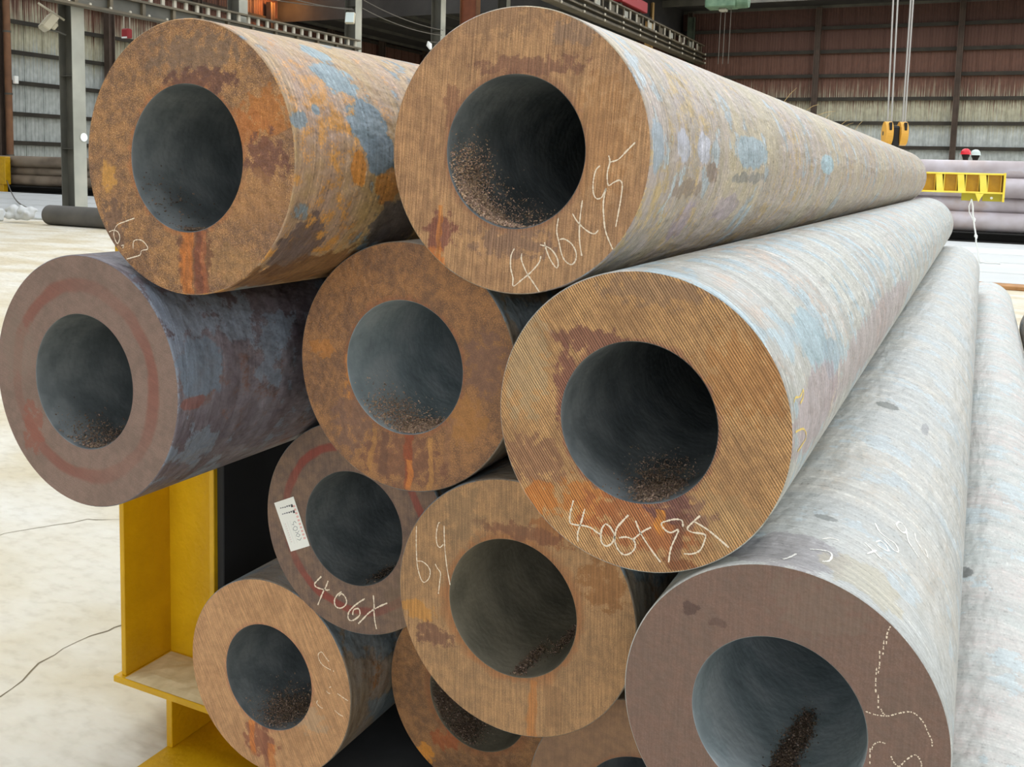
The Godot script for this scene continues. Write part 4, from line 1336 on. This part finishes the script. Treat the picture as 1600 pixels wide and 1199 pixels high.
# ---------------------------------------------------------------- hook block and lifting beam
func build_lifting_gear() -> void:
	var z := -18.0
	var t := thing("hook_block", "crane hook block of two yellow sheaves on steel ropes above the pipes", "hook block", Vector3(-1.46, 1.75, z))
	t.rotation.y = 0.35
	for sx in [-0.128, 0.122]:
		# sheave guard: a thick oval cheek with a slot
		var st := begin()
		var seg := 28
		for e in [[-0.06, -1.0], [0.06, 1.0]]:
			for j in seg:
				var a := TAU * j / seg
				var b := TAU * (j + 1) / seg
				var pa := Vector3(sx + e[0], 0.45 + 0.205 * cos(a), 0.17 * sin(a))
				var pb := Vector3(sx + e[0], 0.45 + 0.205 * cos(b), 0.17 * sin(b))
				tri(st, Vector3(sx + e[0] * 1.25, 0.45, 0), pa, pb, Vector3(e[1], 0, 0))
		for j in seg:
			var a := TAU * j / seg
			var b := TAU * (j + 1) / seg
			var o := Vector3(0, cos(a), sin(a))
			quad(st, Vector3(sx - 0.06, 0.45 + 0.205 * cos(a), 0.17 * sin(a)), Vector3(sx + 0.06, 0.45 + 0.205 * cos(a), 0.17 * sin(a)), Vector3(sx + 0.06, 0.45 + 0.205 * cos(b), 0.17 * sin(b)), Vector3(sx - 0.06, 0.45 + 0.205 * cos(b), 0.17 * sin(b)), o)
		obj("sheave_guard", st, M.yellow_hook, t)
		st = begin()
		slab(st, Vector3(sx - 0.012, 0.50, 0.10), Vector3(sx + 0.03, 0.635, 0.175), 0.006)
		obj("rope_slot", st, M.black, t)
		put("axle_nut", lathe([[0.0, -0.075], [0.04, -0.075], [0.04, 0.075], [0.0, 0.075]], 8), M.dark_steel, t)
		var nut := t.get_child(t.get_child_count() - 1) as Node3D
		nut.rotation.z = PI / 2
		nut.position = Vector3(sx, 0.45, 0)
	var st2 := begin()
	slab(st2, Vector3(-0.075, 0.22, -0.09), Vector3(0.07, 0.58, 0.09), 0.03)
	obj("yoke", st2, M.black, t)
	var hook := []
	for k in 15:
		var a := lerpf(PI * 0.5, -PI * 0.95, k / 14.0)
		hook.append(Vector3(0.0, 0.06 + 0.09 * sin(a), 0.09 * cos(a)))
	hook.push_front(Vector3(0, 0.24, 0.0))
	var rad := [0.035]
	for k in 15:
		rad.append(lerpf(0.038, 0.016, k / 14.0))
	put("hook", tube(hook, rad, 10), M.black, t)
	var tops := [-0.185, -0.11, 0.105, 0.145]
	var low_x := [-0.142, -0.078, 0.108, 0.148]
	for k in 4:
		put("wire_rope", tube([Vector3(low_x[k], 0.62, 0.02), Vector3(tops[k], 2.73, 0.02), Vector3(tops[k] + (tops[k] - low_x[k]) * 3.8, 11.0, 0.02)], 0.014, 8), M.rope, t)
	# lifting beam: two flanges, a web behind, cover plates and ribs between them
	var b := thing("lifting_beam", "yellow steel lifting beam with open cells beside the far end of the pipes", "lifting beam", Vector3(0, 0, z))
	var x1 := 0.30
	var x0 := -3.2
	var yb := 1.215
	var yt := 1.555
	var st3 := begin()
	slab(st3, Vector3(x0, yt - 0.03, -0.12), Vector3(x1, yt, 0.13), 0.006)
	obj("top_flange", st3, M.lemon, b)
	st3 = begin()
	slab(st3, Vector3(x0, yb, -0.12), Vector3(x1, yb + 0.03, 0.13), 0.006)
	obj("bottom_flange", st3, M.lemon, b)
	st3 = begin()
	slab(st3, Vector3(x0, yb + 0.03, -0.03), Vector3(x1, yt - 0.03, -0.01))
	obj("web", st3, M.yellow, b)
	st3 = begin()
	slab(st3, Vector3(x1 - 0.02, yb - 0.13, -0.12), Vector3(x1 + 0.012, yt + 0.01, 0.14), 0.004)
	obj("end_plate", st3, M.lemon, b)
	for k in 11:
		var xr := x1 - 0.05 - 0.335 * k
		# rib: an upright plate from the web to the flange edge
		st3 = begin()
		slab(st3, Vector3(xr - 0.012, yb + 0.03, -0.01), Vector3(xr, yt - 0.03, 0.118))
		obj("rib", st3, M.yellow, b)
		# cover: a pale plate over the left part of the cell, its left edge slanting
		st3 = begin()
		var pz := 0.118
		var c := [Vector3(xr - 0.31, yb + 0.03, pz), Vector3(xr - 0.19 - 0.01, yb + 0.03, pz), Vector3(xr - 0.235, yt - 0.03, pz), Vector3(xr - 0.335, yt - 0.03, pz)]
		quad(st3, c[0], c[1], c[2], c[3], Vector3(0, 0, 1))
		var e := Vector3(0, 0, -0.014)
		quad(st3, c[0] + e, c[1] + e, c[2] + e, c[3] + e, Vector3(0, 0, -1))
		quad(st3, c[1], c[1] + e, c[2] + e, c[2], Vector3(1, 0, 0))
		quad(st3, c[0], c[0] + e, c[3] + e, c[3], Vector3(-1, 0, 0))
		obj("cover_plate", st3, M.lemon, b)
		st3 = begin()
		slab(st3, Vector3(xr - 0.205, yb + 0.03, -0.01), Vector3(xr - 0.195, yt - 0.03, 0.104))
		obj("rib", st3, M.lemon, b)
	for s in [[-0.34, -0.09], [-0.02, 0.275]]:
		st3 = begin()
		slab(st3, Vector3(s[0], yb - 0.125, 0.01), Vector3(s[1], yb, 0.03), 0.003)
		obj("lug_plate", st3, M.olive, b)
	st3 = begin()
	for zz in [0.115, 0.127]:
		tri(st3, Vector3(-0.13, yb, zz), Vector3(0.0, yb, zz), Vector3(-0.075, yb - 0.145, zz), Vector3(0, 0, zz - 0.12))
	quad(st3, Vector3(-0.13, yb, 0.115), Vector3(-0.13, yb, 0.127), Vector3(-0.075, yb - 0.145, 0.127), Vector3(-0.075, yb - 0.145, 0.115), Vector3(-1, -0.3, 0))
	quad(st3, Vector3(0.0, yb, 0.115), Vector3(0.0, yb, 0.127), Vector3(-0.075, yb - 0.145, 0.127), Vector3(-0.075, yb - 0.145, 0.115), Vector3(1, -0.3, 0))
	obj("gusset", st3, M.lemon, b)
	var hole := lathe([[0.0, 0.0], [0.022, 0.0], [0.022, 0.006], [0.0, 0.006]], 14)
	var ho := put("lug_hole", hole, M.white, b)
	ho.rotation.x = PI / 2
	ho.position = Vector3(0.12, yb - 0.07, 0.031)
	st3 = begin()
	slab(st3, Vector3(-1.56, yt, -0.04), Vector3(-1.36, 1.72, 0.04), 0.01)
	obj("hanger", st3, M.lemon, b)
	# tag rope
	var pts := [Vector3(-0.18, 1.11, z + 0.05), Vector3(-0.15, 1.0, z + 0.06), Vector3(-0.14, 0.86, z + 0.05), Vector3(-0.125, 0.78, z + 0.05), Vector3(-0.10, 0.64, z + 0.05), Vector3(-0.07, 0.52, z + 0.05), Vector3(-0.06, 0.40, z + 0.06), Vector3(-0.02, 0.25, z + 0.05), Vector3(0.0, 0.12, z + 0.05), Vector3(0.02, 0.07, z + 0.06), Vector3(0.12, 0.064, z + 0.10), Vector3(0.26, 0.066, z + 0.08), Vector3(0.33, 0.064, z + 0.1)]
	var rope := thing("tag_rope", "pale rope hanging from the yellow lifting beam down to the white lane", "rope", Vector3.ZERO)
	put("strand", tube(pts, 0.013, 7), M.white, rope)
	var loop := [Vector3(-0.18, 1.12, z + 0.05), Vector3(-0.21, 1.0, z + 0.05), Vector3(-0.20, 0.9, z + 0.05), Vector3(-0.125, 0.76, z + 0.05)]
	put("eye_loop", tube(loop, 0.009, 6), M.white, rope)
	for q in [[-0.12, 0.78], [-0.07, 0.5], [0.02, 0.085]]:
		put("knot", tube([Vector3(q[0] - 0.01, q[1] + 0.04, z + 0.05), Vector3(q[0], q[1], z + 0.055), Vector3(q[0] + 0.015, q[1] - 0.04, z + 0.05)], [0.012, 0.03, 0.012], 7), M.white, rope)


# ---------------------------------------------------------------- columns, crane ways, wires
func build_crane_ways() -> void:
	var spot := ["first", "second", "third", "fourth"]
	var words := {0: "tall steel column with a floodlight at far left, nearest of its row", 1: "steel column behind the near crane way, above the upper left pipe", 2: "steel column carrying a white floodlight above the upper left pipe", 3: "steel column beside the brown column, where the sagging wires end"}
	for k in 10:
		var z := -17.2 - 5.95 * k
		if k == 7:
			z = -62.4
		elif k == 8:
			z = -68.9
		if k == 5 or k == 6:
			continue
		var label: String = words.get(k, "")
		if k == 4:
			label = "steel column hidden mostly behind the top pipe, beside the crane way"
		elif k == 7:
			label = "tan steel column rising behind the far crane way"
		elif k == 8:
			label = "dark green steel column at the end of the far crane way"
		elif k == 9:
			continue
		var t := thing("steel_column", label, "column", Vector3(-20.74 if k < 8 else -19.75, 0, z), "columns between bay and aisle")
		var mats: Array = [M.dark_steel, M.pale_steel]
		if k == 7:
			mats = [M.tan, M.tan]
		elif k == 8:
			mats = [M.green_dark, M.green_dark]
		var st := begin()
		slab(st, Vector3(-0.235, 0, -0.19), Vector3(-0.215, 12.6, 0.19), 0.003)
		obj("flange", st, mats[0], t)
		st = begin()
		slab(st, Vector3(0.215, 0, -0.19), Vector3(0.235, 12.6, 0.19), 0.003)
		obj("flange", st, mats[1], t)
		st = begin()
		slab(st, Vector3(-0.215, 0, -0.012), Vector3(0.215, 12.6, 0.012))
		obj("web", st, mats[0], t)
		st = begin()
		slab(st, Vector3(-0.32, 0, -0.28), Vector3(0.32, 0.03, 0.28), 0.004)
		obj("base_plate", st, mats[0], t)
		for y in [1.6, 3.4, 5.2, 7.0]:
			st = begin()
			slab(st, Vector3(-0.215, y, 0.012), Vector3(0.215, y + 0.012, 0.17))
			obj("stiffener", st, mats[0], t)
	var bt := thing("brown_column", "reddish brown column right of the grey column, top centre", "column", Vector3(-21.6, 0, -39.3))
	var st2 := begin()
	for x in [-0.42, 0.40]:
		st2 = begin()
		slab(st2, Vector3(x, 0, -0.2), Vector3(x + 0.02, 10.0, 0.2), 0.003)
		obj("flange", st2, M.brown_steel, bt)
	st2 = begin()
	slab(st2, Vector3(-0.40, 0, 0.06), Vector3(0.40, 10.0, 0.08))
	obj("web", st2, M.rust_steel, bt)
	# the near crane way: a plate girder with ribs and a ladder-like rail on top, on the column line
	var g := thing("crane_girder", "near crane way girder with short pale rungs, above the upper left pipe", "crane girder", Vector3(-20.22, 0, 0))
	var za := 4.0
	var zb := -28.7
	for s in [[5.06, 5.12, 0.16], [5.44, 5.50, 0.14], [5.72, 5.77, 0.10]]:
		st2 = begin()
		slab(st2, Vector3(-s[2], s[0], zb), Vector3(s[2], s[1], za))
		obj("chord", st2, M.crane, g)
	st2 = begin()
	slab(st2, Vector3(-0.02, 5.10, zb), Vector3(0.0, 5.44, za))
	obj("web_plate", st2, M.dark_steel, g)
	for k in 40:
		var z := zb + 0.2 + k * 0.42
		st2 = begin()
		slab(st2, Vector3(-0.03, 5.50, z - 0.05), Vector3(0.03, 5.72, z + 0.05))
		obj("rung", st2, M.rung, g)
	for k in 16:
		var z := zb + 0.3 + k * 1.05
		st2 = begin()
		slab(st2, Vector3(0.0, 5.10, z - 0.05), Vector3(0.10, 5.44, z + 0.05))
		obj("web_rib", st2, M.crane, g)
	for k in 12:
		st2 = begin()
		bx(st2, Vector3(0.13, 5.14, -16.6 - k * 0.62), Vector3(0.06, 0.07, 0.07), 0.015)
		obj("bolt_head", st2, M.rung, g)
	# the far crane way along the bay up to the back wall
	var f := thing("crane_girder", "far crane way with bolted rails, running to the back wall above the top pipe", "crane girder", Vector3(-19.0, 0, 0))
	zb = -69.4
	for s in [[9.30, 9.42, 0.30], [9.62, 9.70, 0.26], [9.92, 10.02, 0.30], [10.58, 10.66, 0.16]]:
		st2 = begin()
		slab(st2, Vector3(-s[2], s[0], zb), Vector3(s[2], s[1], za))
		obj("chord", st2, M.crane, f)
	st2 = begin()
	slab(st2, Vector3(-0.05, 9.42, zb), Vector3(0.0, 9.92, za))
	obj("web_plate", st2, M.dark_steel, f)
	for k in 26:
		var z := zb + 0.6 + k * 1.1
		st2 = begin()
		slab(st2, Vector3(0.05, 10.02, z - 0.08), Vector3(0.11, 10.58, z + 0.08))
		obj("rail_post", st2, M.rung if k % 3 else M.crane, f)
		if k % 2 == 0:
			st2 = begin()
			slab(st2, Vector3(-0.02, 10.06, z + 0.2), Vector3(0.02, 10.5, z + 0.85))
			obj("guard_panel", st2, M.pale_steel if k % 4 else M.crane, f)
	for k in 12:
		var z := zb + 0.4 + k * 2.9
		for y in [9.36, 9.66, 9.97]:
			st2 = begin()
			bx(st2, Vector3(0.34, y, z), Vector3(0.1, 0.13, 0.13), 0.03)
			obj("bolt_head", st2, M.rung, f)
	# red end carriage on the rail
	var c := thing("end_carriage", "red crane end carriage on the far crane way at the top edge", "end carriage", Vector3(-19.0, 10.66, -53.6))
	st2 = begin()
	slab(st2, Vector3(-0.3, 0.14, -2.2), Vector3(0.3, 0.75, 2.2), 0.03)
	obj("carriage_box", st2, M.red, c)
	for z in [-1.7, 1.7]:
		var wheel := put("wheel", lathe([[0.0, -0.06], [0.2, -0.06], [0.2, 0.06], [0.0, 0.06]], 18), M.dark_steel, c)
		wheel.rotation.z = PI / 2
		wheel.position = Vector3(0, 0.2, z)
	# sagging wires between two columns
	var ends := [[Vector3(-20.45, 6.97, -29.25), Vector3(-20.45, 6.78, -34.85), 0.16, "lower of two sagging wires between the floodlight column and the next"], [Vector3(-20.4, 7.25, -29.25), Vector3(-20.4, 6.98, -34.85), 0.14, "upper of two sagging wires between the floodlight column and the next"], [Vector3(-20.55, 6.75, -23.4), Vector3(-20.55, 6.85, -28.85), 0.12, "wire strung before the lamp-lit wall left of the floodlight column"], [Vector3(-22.6, 6.9, -21.0), Vector3(-20.6, 6.9, -28.85), 0.2, "slack wire crossing above the near crane way"]]
	for e in ends:
		var pts := []
		for k in 13:
			var u := k / 12.0
			pts.append((e[0] as Vector3).lerp(e[1], u) - Vector3(0, e[2] * 4.0 * u * (1.0 - u), 0))
		var w := put("sagging_wire", tube(pts, 0.016, 6), M.wire)
		tag(w, e[3], "wire")


func floodlight(at: Vector3, turn: float, pitch: float, size: Vector3, glass: Material, label: String, arm_to: Vector3) -> void:
	var t := thing("floodlight", label, "floodlight", at)
	var b := Basis.from_euler(Vector3(pitch, turn, 0))
	var st := begin()
	bx(st, Vector3.ZERO, size, 0.03, b)
	obj("housing", st, M.lamp_shell, t)
	st = begin()
	bx(st, b * Vector3(0, 0, size.z * 0.5 + 0.004), Vector3(size.x * 0.88, size.y * 0.86, 0.02), 0.005, b)
	obj("front_glass", st, glass, t)
	st = begin()
	bx(st, b * Vector3(0, 0, -size.z * 0.5 - 0.05), Vector3(size.x * 0.4, size.y * 0.4, 0.1), 0.02, b)
	obj("gear_box", st, M.lamp_shell, t)
	put("bracket", tube([b * Vector3(0, -size.y * 0.3, -size.z * 0.5), (arm_to - at) * 0.6 + Vector3(0, -0.05, 0), arm_to - at], 0.025, 8), M.dark_steel, t)


func build_small_things() -> void:
	floodlight(Vector3(-20.95, 4.66, -16.72), -0.5, -0.62, Vector3(0.62, 0.42, 0.2), M.lamp_shell, "beige floodlight tilted on the far left column", Vector3(-20.75, 4.4, -17.05))
	var arm := put("lamp_arm", tube([Vector3(-21.4, 5.16, -16.8), Vector3(-20.72, 4.75, -16.98)], 0.028, 8), M.lamp_shell)
	tag(arm, "slanting pale rod above the beige floodlight on the far left column", "rod")
	floodlight(Vector3(-20.48, 6.52, -28.55), 0.35, -0.28, Vector3(0.34, 0.42, 0.14), M.lamp_glass, "white floodlight on the column above the upper left pipe", Vector3(-20.6, 6.5, -28.9))
	# lit lamp high on the side wall
	var lm := thing("wall_lamp", "lit amber lamp high on the brown side wall at the top edge", "lamp", Vector3(-38.9, 11.15, -46.8))
	put("lamp_shade", lathe([[0.07, 0.42], [0.12, 0.40], [0.30, 0.10], [0.33, 0.0], [0.31, 0.0], [0.10, 0.37], [0.0, 0.38]], 20), M.lamp_shell, lm)
	put("lamp_bulb", lathe([[0.0, 0.02], [0.07, 0.06], [0.09, 0.14], [0.06, 0.24], [0.0, 0.28]], 14), M.bulb, lm)
	put("lamp_arm", tube([Vector3(0, 0.42, 0), Vector3(-0.1, 0.6, 0), Vector3(-0.95, 0.6, 0)], 0.03, 8), M.dark_steel, lm)
	var l := OmniLight3D.new()
	l.name = "lamp_light"
	l.position = Vector3(-38.9, 11.08, -46.8)
	l.light_color = Color(1.0, 0.66, 0.36)
	l.light_energy = 2.0
	l.light_size = 0.09
	l.omni_range = 60.0
	l.omni_attenuation = 2.0
	l.shadow_enabled = true
	add_child(l)
	# drain pipe down the side wall
	var dp := thing("drain_pipe", "brown drain pipe down the side wall at the left edge", "drain pipe", Vector3(-39.12, 0, -29.1))
	put("pipe_run", tube([Vector3(0, 0.0, 0), Vector3(0, 9.7, 0)], 0.15, 14), M.brown_steel, dp)
	for y in [1.4, 4.1, 6.8, 9.5]:
		put("clamp", tube([Vector3(0, y - 0.04, 0), Vector3(0, y + 0.04, 0)], 0.17, 14), M.dark_steel, dp)
	var wb := thing("junction_box", "small white box on the drain pipe at the left edge", "box", Vector3(-38.9, 4.72, -29.30))
	var st := begin()
	bx(st, Vector3.ZERO, Vector3(0.16, 0.34, 0.2), 0.02)
	obj("box_body", st, M.white, wb)
	st = begin()
	bx(st, Vector3(0.085, 0, 0), Vector3(0.012, 0.28, 0.15), 0.004)
	obj("box_lid", st, M.white, wb)
	# round pale sign on the first column
	var sg := put("round_sign", lathe([[0.0, -0.012], [0.10, -0.012], [0.11, 0.0], [0.10, 0.012], [0.0, 0.012]], 28), M.white)
	sg.rotation = Vector3(0.0, 0.0, PI / 2)
	sg.position = Vector3(-20.49, 1.90, -17.30)
	tag(sg, "round white sign on the far left column, half behind the upper left pipe", "sign")
	# red pendant hung on two rods
	var rd := thing("red_pendant", "red block hanging on two pale rods left of the upper left pipe", "pendant", Vector3(-23.55, 4.98, -21.5))
	st = begin()
	bx(st, Vector3(0, 0.16, 0), Vector3(0.27, 0.28, 0.2), 0.03)
	obj("block", st, M.red, rd)
	st = begin()
	bx(st, Vector3(0, 0.03, 0.105), Vector3(0.22, 0.05, 0.012), 0.004)
	obj("pale_strip", st, M.white, rd)
	for x in [-0.12, 0.12]:
		put("rod", tube([Vector3(x, 0.3, 0), Vector3(x, 5.25, 0)], 0.018, 6), M.rung, rd)
	# pale insulator on the far left aisle column
	var ins := put("insulator", tube([Vector3(-20.58, 6.42, -34.0), Vector3(-20.50, 6.28, -33.95), Vector3(-20.42, 6.10, -33.95)], [0.03, 0.12, 0.05], 10), M.white)
	tag(ins, "pale hooked insulator against the dark aisle beside the top pipe", "insulator")
	put("insulator_bracket", tube([Vector3(-20.58, 6.42, -34.0), Vector3(-20.66, 6.5, -34.9)], 0.02, 6), M.dark_steel, ins)
	# green hoist under the roof before the back wall
	var h := thing("hoist", "green crane hoist hanging under the roof before the brown back wall", "hoist", Vector3(-12.6, 9.8, -50))
	st = begin()
	slab(st, Vector3(-0.95, 0.1, -0.5), Vector3(0.6, 0.75, 0.5), 0.06)
	obj("hoist_body", st, M.green, h)
	var drum := put("drum", lathe([[0.0, -0.35], [0.33, -0.35], [0.36, -0.2], [0.36, 0.2], [0.33, 0.35], [0.0, 0.35]], 20), M.green, h)
	drum.rotation.z = PI / 2
	drum.position = Vector3(0.85, 0.42, 0)
	st = begin()
	slab(st, Vector3(-0.3, -0.06, -0.2), Vector3(0.1, 0.1, 0.2), 0.04)
	obj("rope_guide", st, M.pale_steel, h)
	for x in [-0.2, 0.03, 0.32]:
		put("hoist_rope", tube([Vector3(x, 0.1, 0.05), Vector3(x - 0.02, -2.7, 0.05)], 0.016, 6), M.wire, h)
	for x in [-0.7, 0.4]:
		st = begin()
		slab(st, Vector3(x, 0.75, -0.1), Vector3(x + 0.15, 3.4, 0.1))
		obj("hanger", st, M.dark_steel, h)


# ---------------------------------------------------------------- bodies
# surface nets over tapered capsules joined by a smooth minimum; bones: [from, to, radius, radius]
func blob(bones: Array, cell: float, soft: float, tint) -> ArrayMesh:
	var lo := Vector3.ONE * 1e9
	var hi := -lo
	for b in bones:
		for e in 2:
			var r: float = b[2 + e] + soft + cell * 2.0
			lo = lo.min(b[e] - Vector3.ONE * r)
			hi = hi.max(b[e] + Vector3.ONE * r)
	var n := Vector3i(((hi - lo) / cell).ceil()) + Vector3i.ONE
	var f := PackedFloat32Array()
	f.resize(n.x * n.y * n.z)
	f.fill(1.0)
	for b in bones:
		var a: Vector3 = b[0]
		var d: Vector3 = b[1] - b[0]
		var rm: float = maxf(b[2], b[3]) + soft + cell * 2.0
		var l2 := maxf(d.length_squared(), 1e-9)
		var i0 := Vector3i(((a.min(b[1]) - Vector3.ONE * rm - lo) / cell).floor()).clamp(Vector3i.ZERO, n - Vector3i.ONE)
		var i1 := Vector3i(((a.max(b[1]) + Vector3.ONE * rm - lo) / cell).ceil()).clamp(Vector3i.ZERO, n - Vector3i.ONE)
		for z in range(i0.z, i1.z + 1):
			for y in range(i0.y, i1.y + 1):
				for x in range(i0.x, i1.x + 1):
					var p := lo + Vector3(x, y, z) * cell
					var t := clampf((p - a).dot(d) / l2, 0.0, 1.0)
					var v: float = p.distance_to(a + d * t) - lerpf(b[2], b[3], t)
					var k := (z * n.y + y) * n.x + x
					var o := f[k]
					var h := maxf(soft - absf(o - v), 0.0) / soft
					f[k] = minf(o, v) - h * h * soft * 0.25
	var id := {}
	var verts := PackedVector3Array()
	for z in n.z - 1:
		for y in n.y - 1:
			for x in n.x - 1:
				var s := Vector3.ZERO
				var c := 0
				var k0 := (z * n.y + y) * n.x + x
				var first := f[k0] < 0.0
				var mixed := false
				for q in [1, n.x, n.x + 1, n.x * n.y, n.x * n.y + 1, n.x * n.y + n.x, n.x * n.y + n.x + 1]:
					if (f[k0 + q] < 0.0) != first:
						mixed = true
						break
				if not mixed:
					continue
				for e in [[0, 0, 0, 0], [0, 1, 0, 0], [0, 0, 1, 0], [0, 1, 1, 0], [1, 0, 0, 0], [1, 0, 1, 0], [1, 0, 0, 1], [1, 0, 1, 1], [2, 0, 0, 0], [2, 1, 0, 0], [2, 0, 0, 1], [2, 1, 0, 1]]:
					# edges along x (0), y (1), z (2)
					var p := Vector3i(0, 0, 0)
					if e[0] == 0:
						p = Vector3i(0, e[1], e[2])
					elif e[0] == 1:
						p = Vector3i(e[2], 0, e[3])
					else:
						p = Vector3i(e[1], e[3], 0)
					var q := p
					q[e[0]] += 1
					var fa := f[k0 + (p.z * n.y + p.y) * n.x + p.x]
					var fb := f[k0 + (q.z * n.y + q.y) * n.x + q.x]
					if (fa < 0.0) != (fb < 0.0):
						s += Vector3(p).lerp(Vector3(q), fa / (fa - fb))
						c += 1
				if c:
					id[k0] = verts.size()
					verts.append(lo + (Vector3(x, y, z) + s / c) * cell)
	var st := SurfaceTool.new()
	st.begin(Mesh.PRIMITIVE_TRIANGLES)
	for v in verts:
		if tint != null:
			st.set_color(tint.call(v))
		st.add_vertex(v)
	var step := [1, n.x, n.x * n.y]
	for z in range(1, n.z - 1):
		for y in range(1, n.y - 1):
			for x in range(1, n.x - 1):
				var k0 := (z * n.y + y) * n.x + x
				for ax in 3:
					var inside := f[k0] < 0.0
					if inside == (f[k0 + step[ax]] < 0.0):
						continue
					var u: int = step[(ax + 1) % 3]
					var w: int = step[(ax + 2) % 3]
					var a = id.get(k0)
					var b = id.get(k0 - u)
					var c = id.get(k0 - u - w)
					var d = id.get(k0 - w)
					if a == null or b == null or c == null or d == null:
						continue
					for q in ([a, c, b, a, d, c] if inside else [a, b, c, a, c, d]):
						st.add_index(q)
	st.generate_normals()
	return st.commit()


func person(at: Vector3, turn: float, label: String, jacket: Color, helmet: Material) -> void:
	var t := thing("person", label, "person", at)
	t.rotation.y = turn
	var V := func(x: float, y: float, z: float) -> Vector3: return Vector3(x, y, z)
	var bones := [
		[V.call(0, 0.98, 0), V.call(0, 1.18, 0.0), 0.135, 0.125], [V.call(0, 1.18, 0), V.call(0, 1.40, 0.01), 0.125, 0.13], [V.call(-0.15, 1.42, 0), V.call(0.15, 1.42, 0), 0.075, 0.075],
		[V.call(0, 1.42, 0), V.call(0, 1.54, 0.015), 0.06, 0.055], [V.call(0, 1.60, 0.03), V.call(0, 1.68, 0.02), 0.078, 0.09], [V.call(0, 1.575, 0.075), V.call(0, 1.60, 0.07), 0.035, 0.045], [V.call(0, 1.645, 0.115), V.call(0, 1.625, 0.128), 0.012, 0.017],
		[V.call(-0.092, 1.65, 0.02), V.call(-0.095, 1.62, 0.02), 0.018, 0.012], [V.call(0.092, 1.65, 0.02), V.call(0.095, 1.62, 0.02), 0.018, 0.012]]
	for s in [-1.0, 1.0]:
		bones.append([V.call(0.09 * s, 0.95, 0), V.call(0.10 * s, 0.50, 0.02), 0.095, 0.062])
		bones.append([V.call(0.10 * s, 0.50, 0.02), V.call(0.10 * s, 0.09, -0.01), 0.060, 0.042])
		bones.append([V.call(0.10 * s, 0.045, -0.03), V.call(0.115 * s, 0.035, 0.16), 0.045, 0.035])
		bones.append([V.call(0.19 * s, 1.41, 0), V.call(0.235 * s, 1.13, -0.01), 0.062, 0.046])
		bones.append([V.call(0.235 * s, 1.13, -0.01), V.call(0.225 * s, 0.90, 0.07), 0.044, 0.032])
	var skin := c8(196, 150, 120).srgb_to_linear()
	var cloth := jacket.srgb_to_linear()
	var trousers := c8(52, 58, 72).srgb_to_linear()
	var boots := c8(40, 34, 30).srgb_to_linear()
	var paint := func(p: Vector3) -> Color:
		if p.y > 1.49:
			return skin if p.z > 0.045 else boots
		if p.y > 0.95 or absf(p.x) > 0.19:
			return cloth
		return trousers if p.y > 0.10 else boots
	put("body", blob(bones, 0.02, 0.03, paint), M.skin, t)
	for s in [-1.0, 1.0]:
		var hand := [[V.call(0.225 * s, 0.90, 0.07), V.call(0.222 * s, 0.83, 0.09), 0.030, 0.034], [V.call(0.215 * s, 0.86, 0.105), V.call(0.20 * s, 0.81, 0.135), 0.012, 0.010]]
		for k in 4:
			var z := 0.066 + 0.017 * k
			var l: float = [0.052, 0.066, 0.07, 0.06][k]
			hand.append([V.call(0.222 * s, 0.815, z), V.call(0.218 * s, 0.815 - l * 0.55, z + 0.004), 0.0095, 0.009])
			hand.append([V.call(0.218 * s, 0.815 - l * 0.55, z + 0.004), V.call(0.205 * s, 0.815 - l, z + 0.006), 0.009, 0.008])
		put("hand", blob(hand, 0.006, 0.006, func(_p: Vector3) -> Color: return skin), M.skin, t)
	var hat := lathe([[0.0, 0.135], [0.035, 0.133], [0.075, 0.115], [0.105, 0.075], [0.118, 0.03], [0.122, 0.0], [0.145, -0.008], [0.145, -0.014], [0.115, -0.006], [0.0, -0.004]], 24)
	var ho := put("hard_hat", hat, helmet, t)
	ho.position = V.call(0, 1.675, 0.025)
	var peak := begin()
	bx(peak, V.call(0, 1.668, 0.165), V.call(0.15, 0.012, 0.07), 0.005)
	obj("hat_peak", peak, helmet, t)
	for s in [-1.0, 1.0]:
		var eye := put("eye", lathe([[0.0, -0.009], [0.008, -0.005], [0.010, 0.0], [0.008, 0.005], [0.0, 0.009]], 10), M.black, t)
		eye.position = V.call(0.034 * s, 1.650, 0.104)


func build_people() -> void:
	# a step behind the far stack, where two men stand
	var o := thing("work_step", "low wooden work step behind the far right pipe stack", "step")
	var st := begin()
	slab(st, Vector3(-1.6, 0.38, -28.0), Vector3(0.8, 0.43, -26.5), 0.01)
	obj("tread", st, M.wood, o)
	for x in [-1.5, 0.62]:
		for z in [-27.9, -26.7]:
			st = begin()
			slab(st, Vector3(x, 0, z), Vector3(x + 0.1, 0.38, z + 0.1))
			obj("leg", st, M.wood, o)
	person(Vector3(-0.47, 0.43, -26.95), PI + 0.5, "person in a red hard hat behind the far right pipe stack", c8(56, 62, 72), M.red_hat)
	person(Vector3(-0.27, 0.43, -27.62), PI - 0.3, "person in a pale grey hard hat just behind the red-hatted one", c8(70, 74, 84), M.pale_hat)
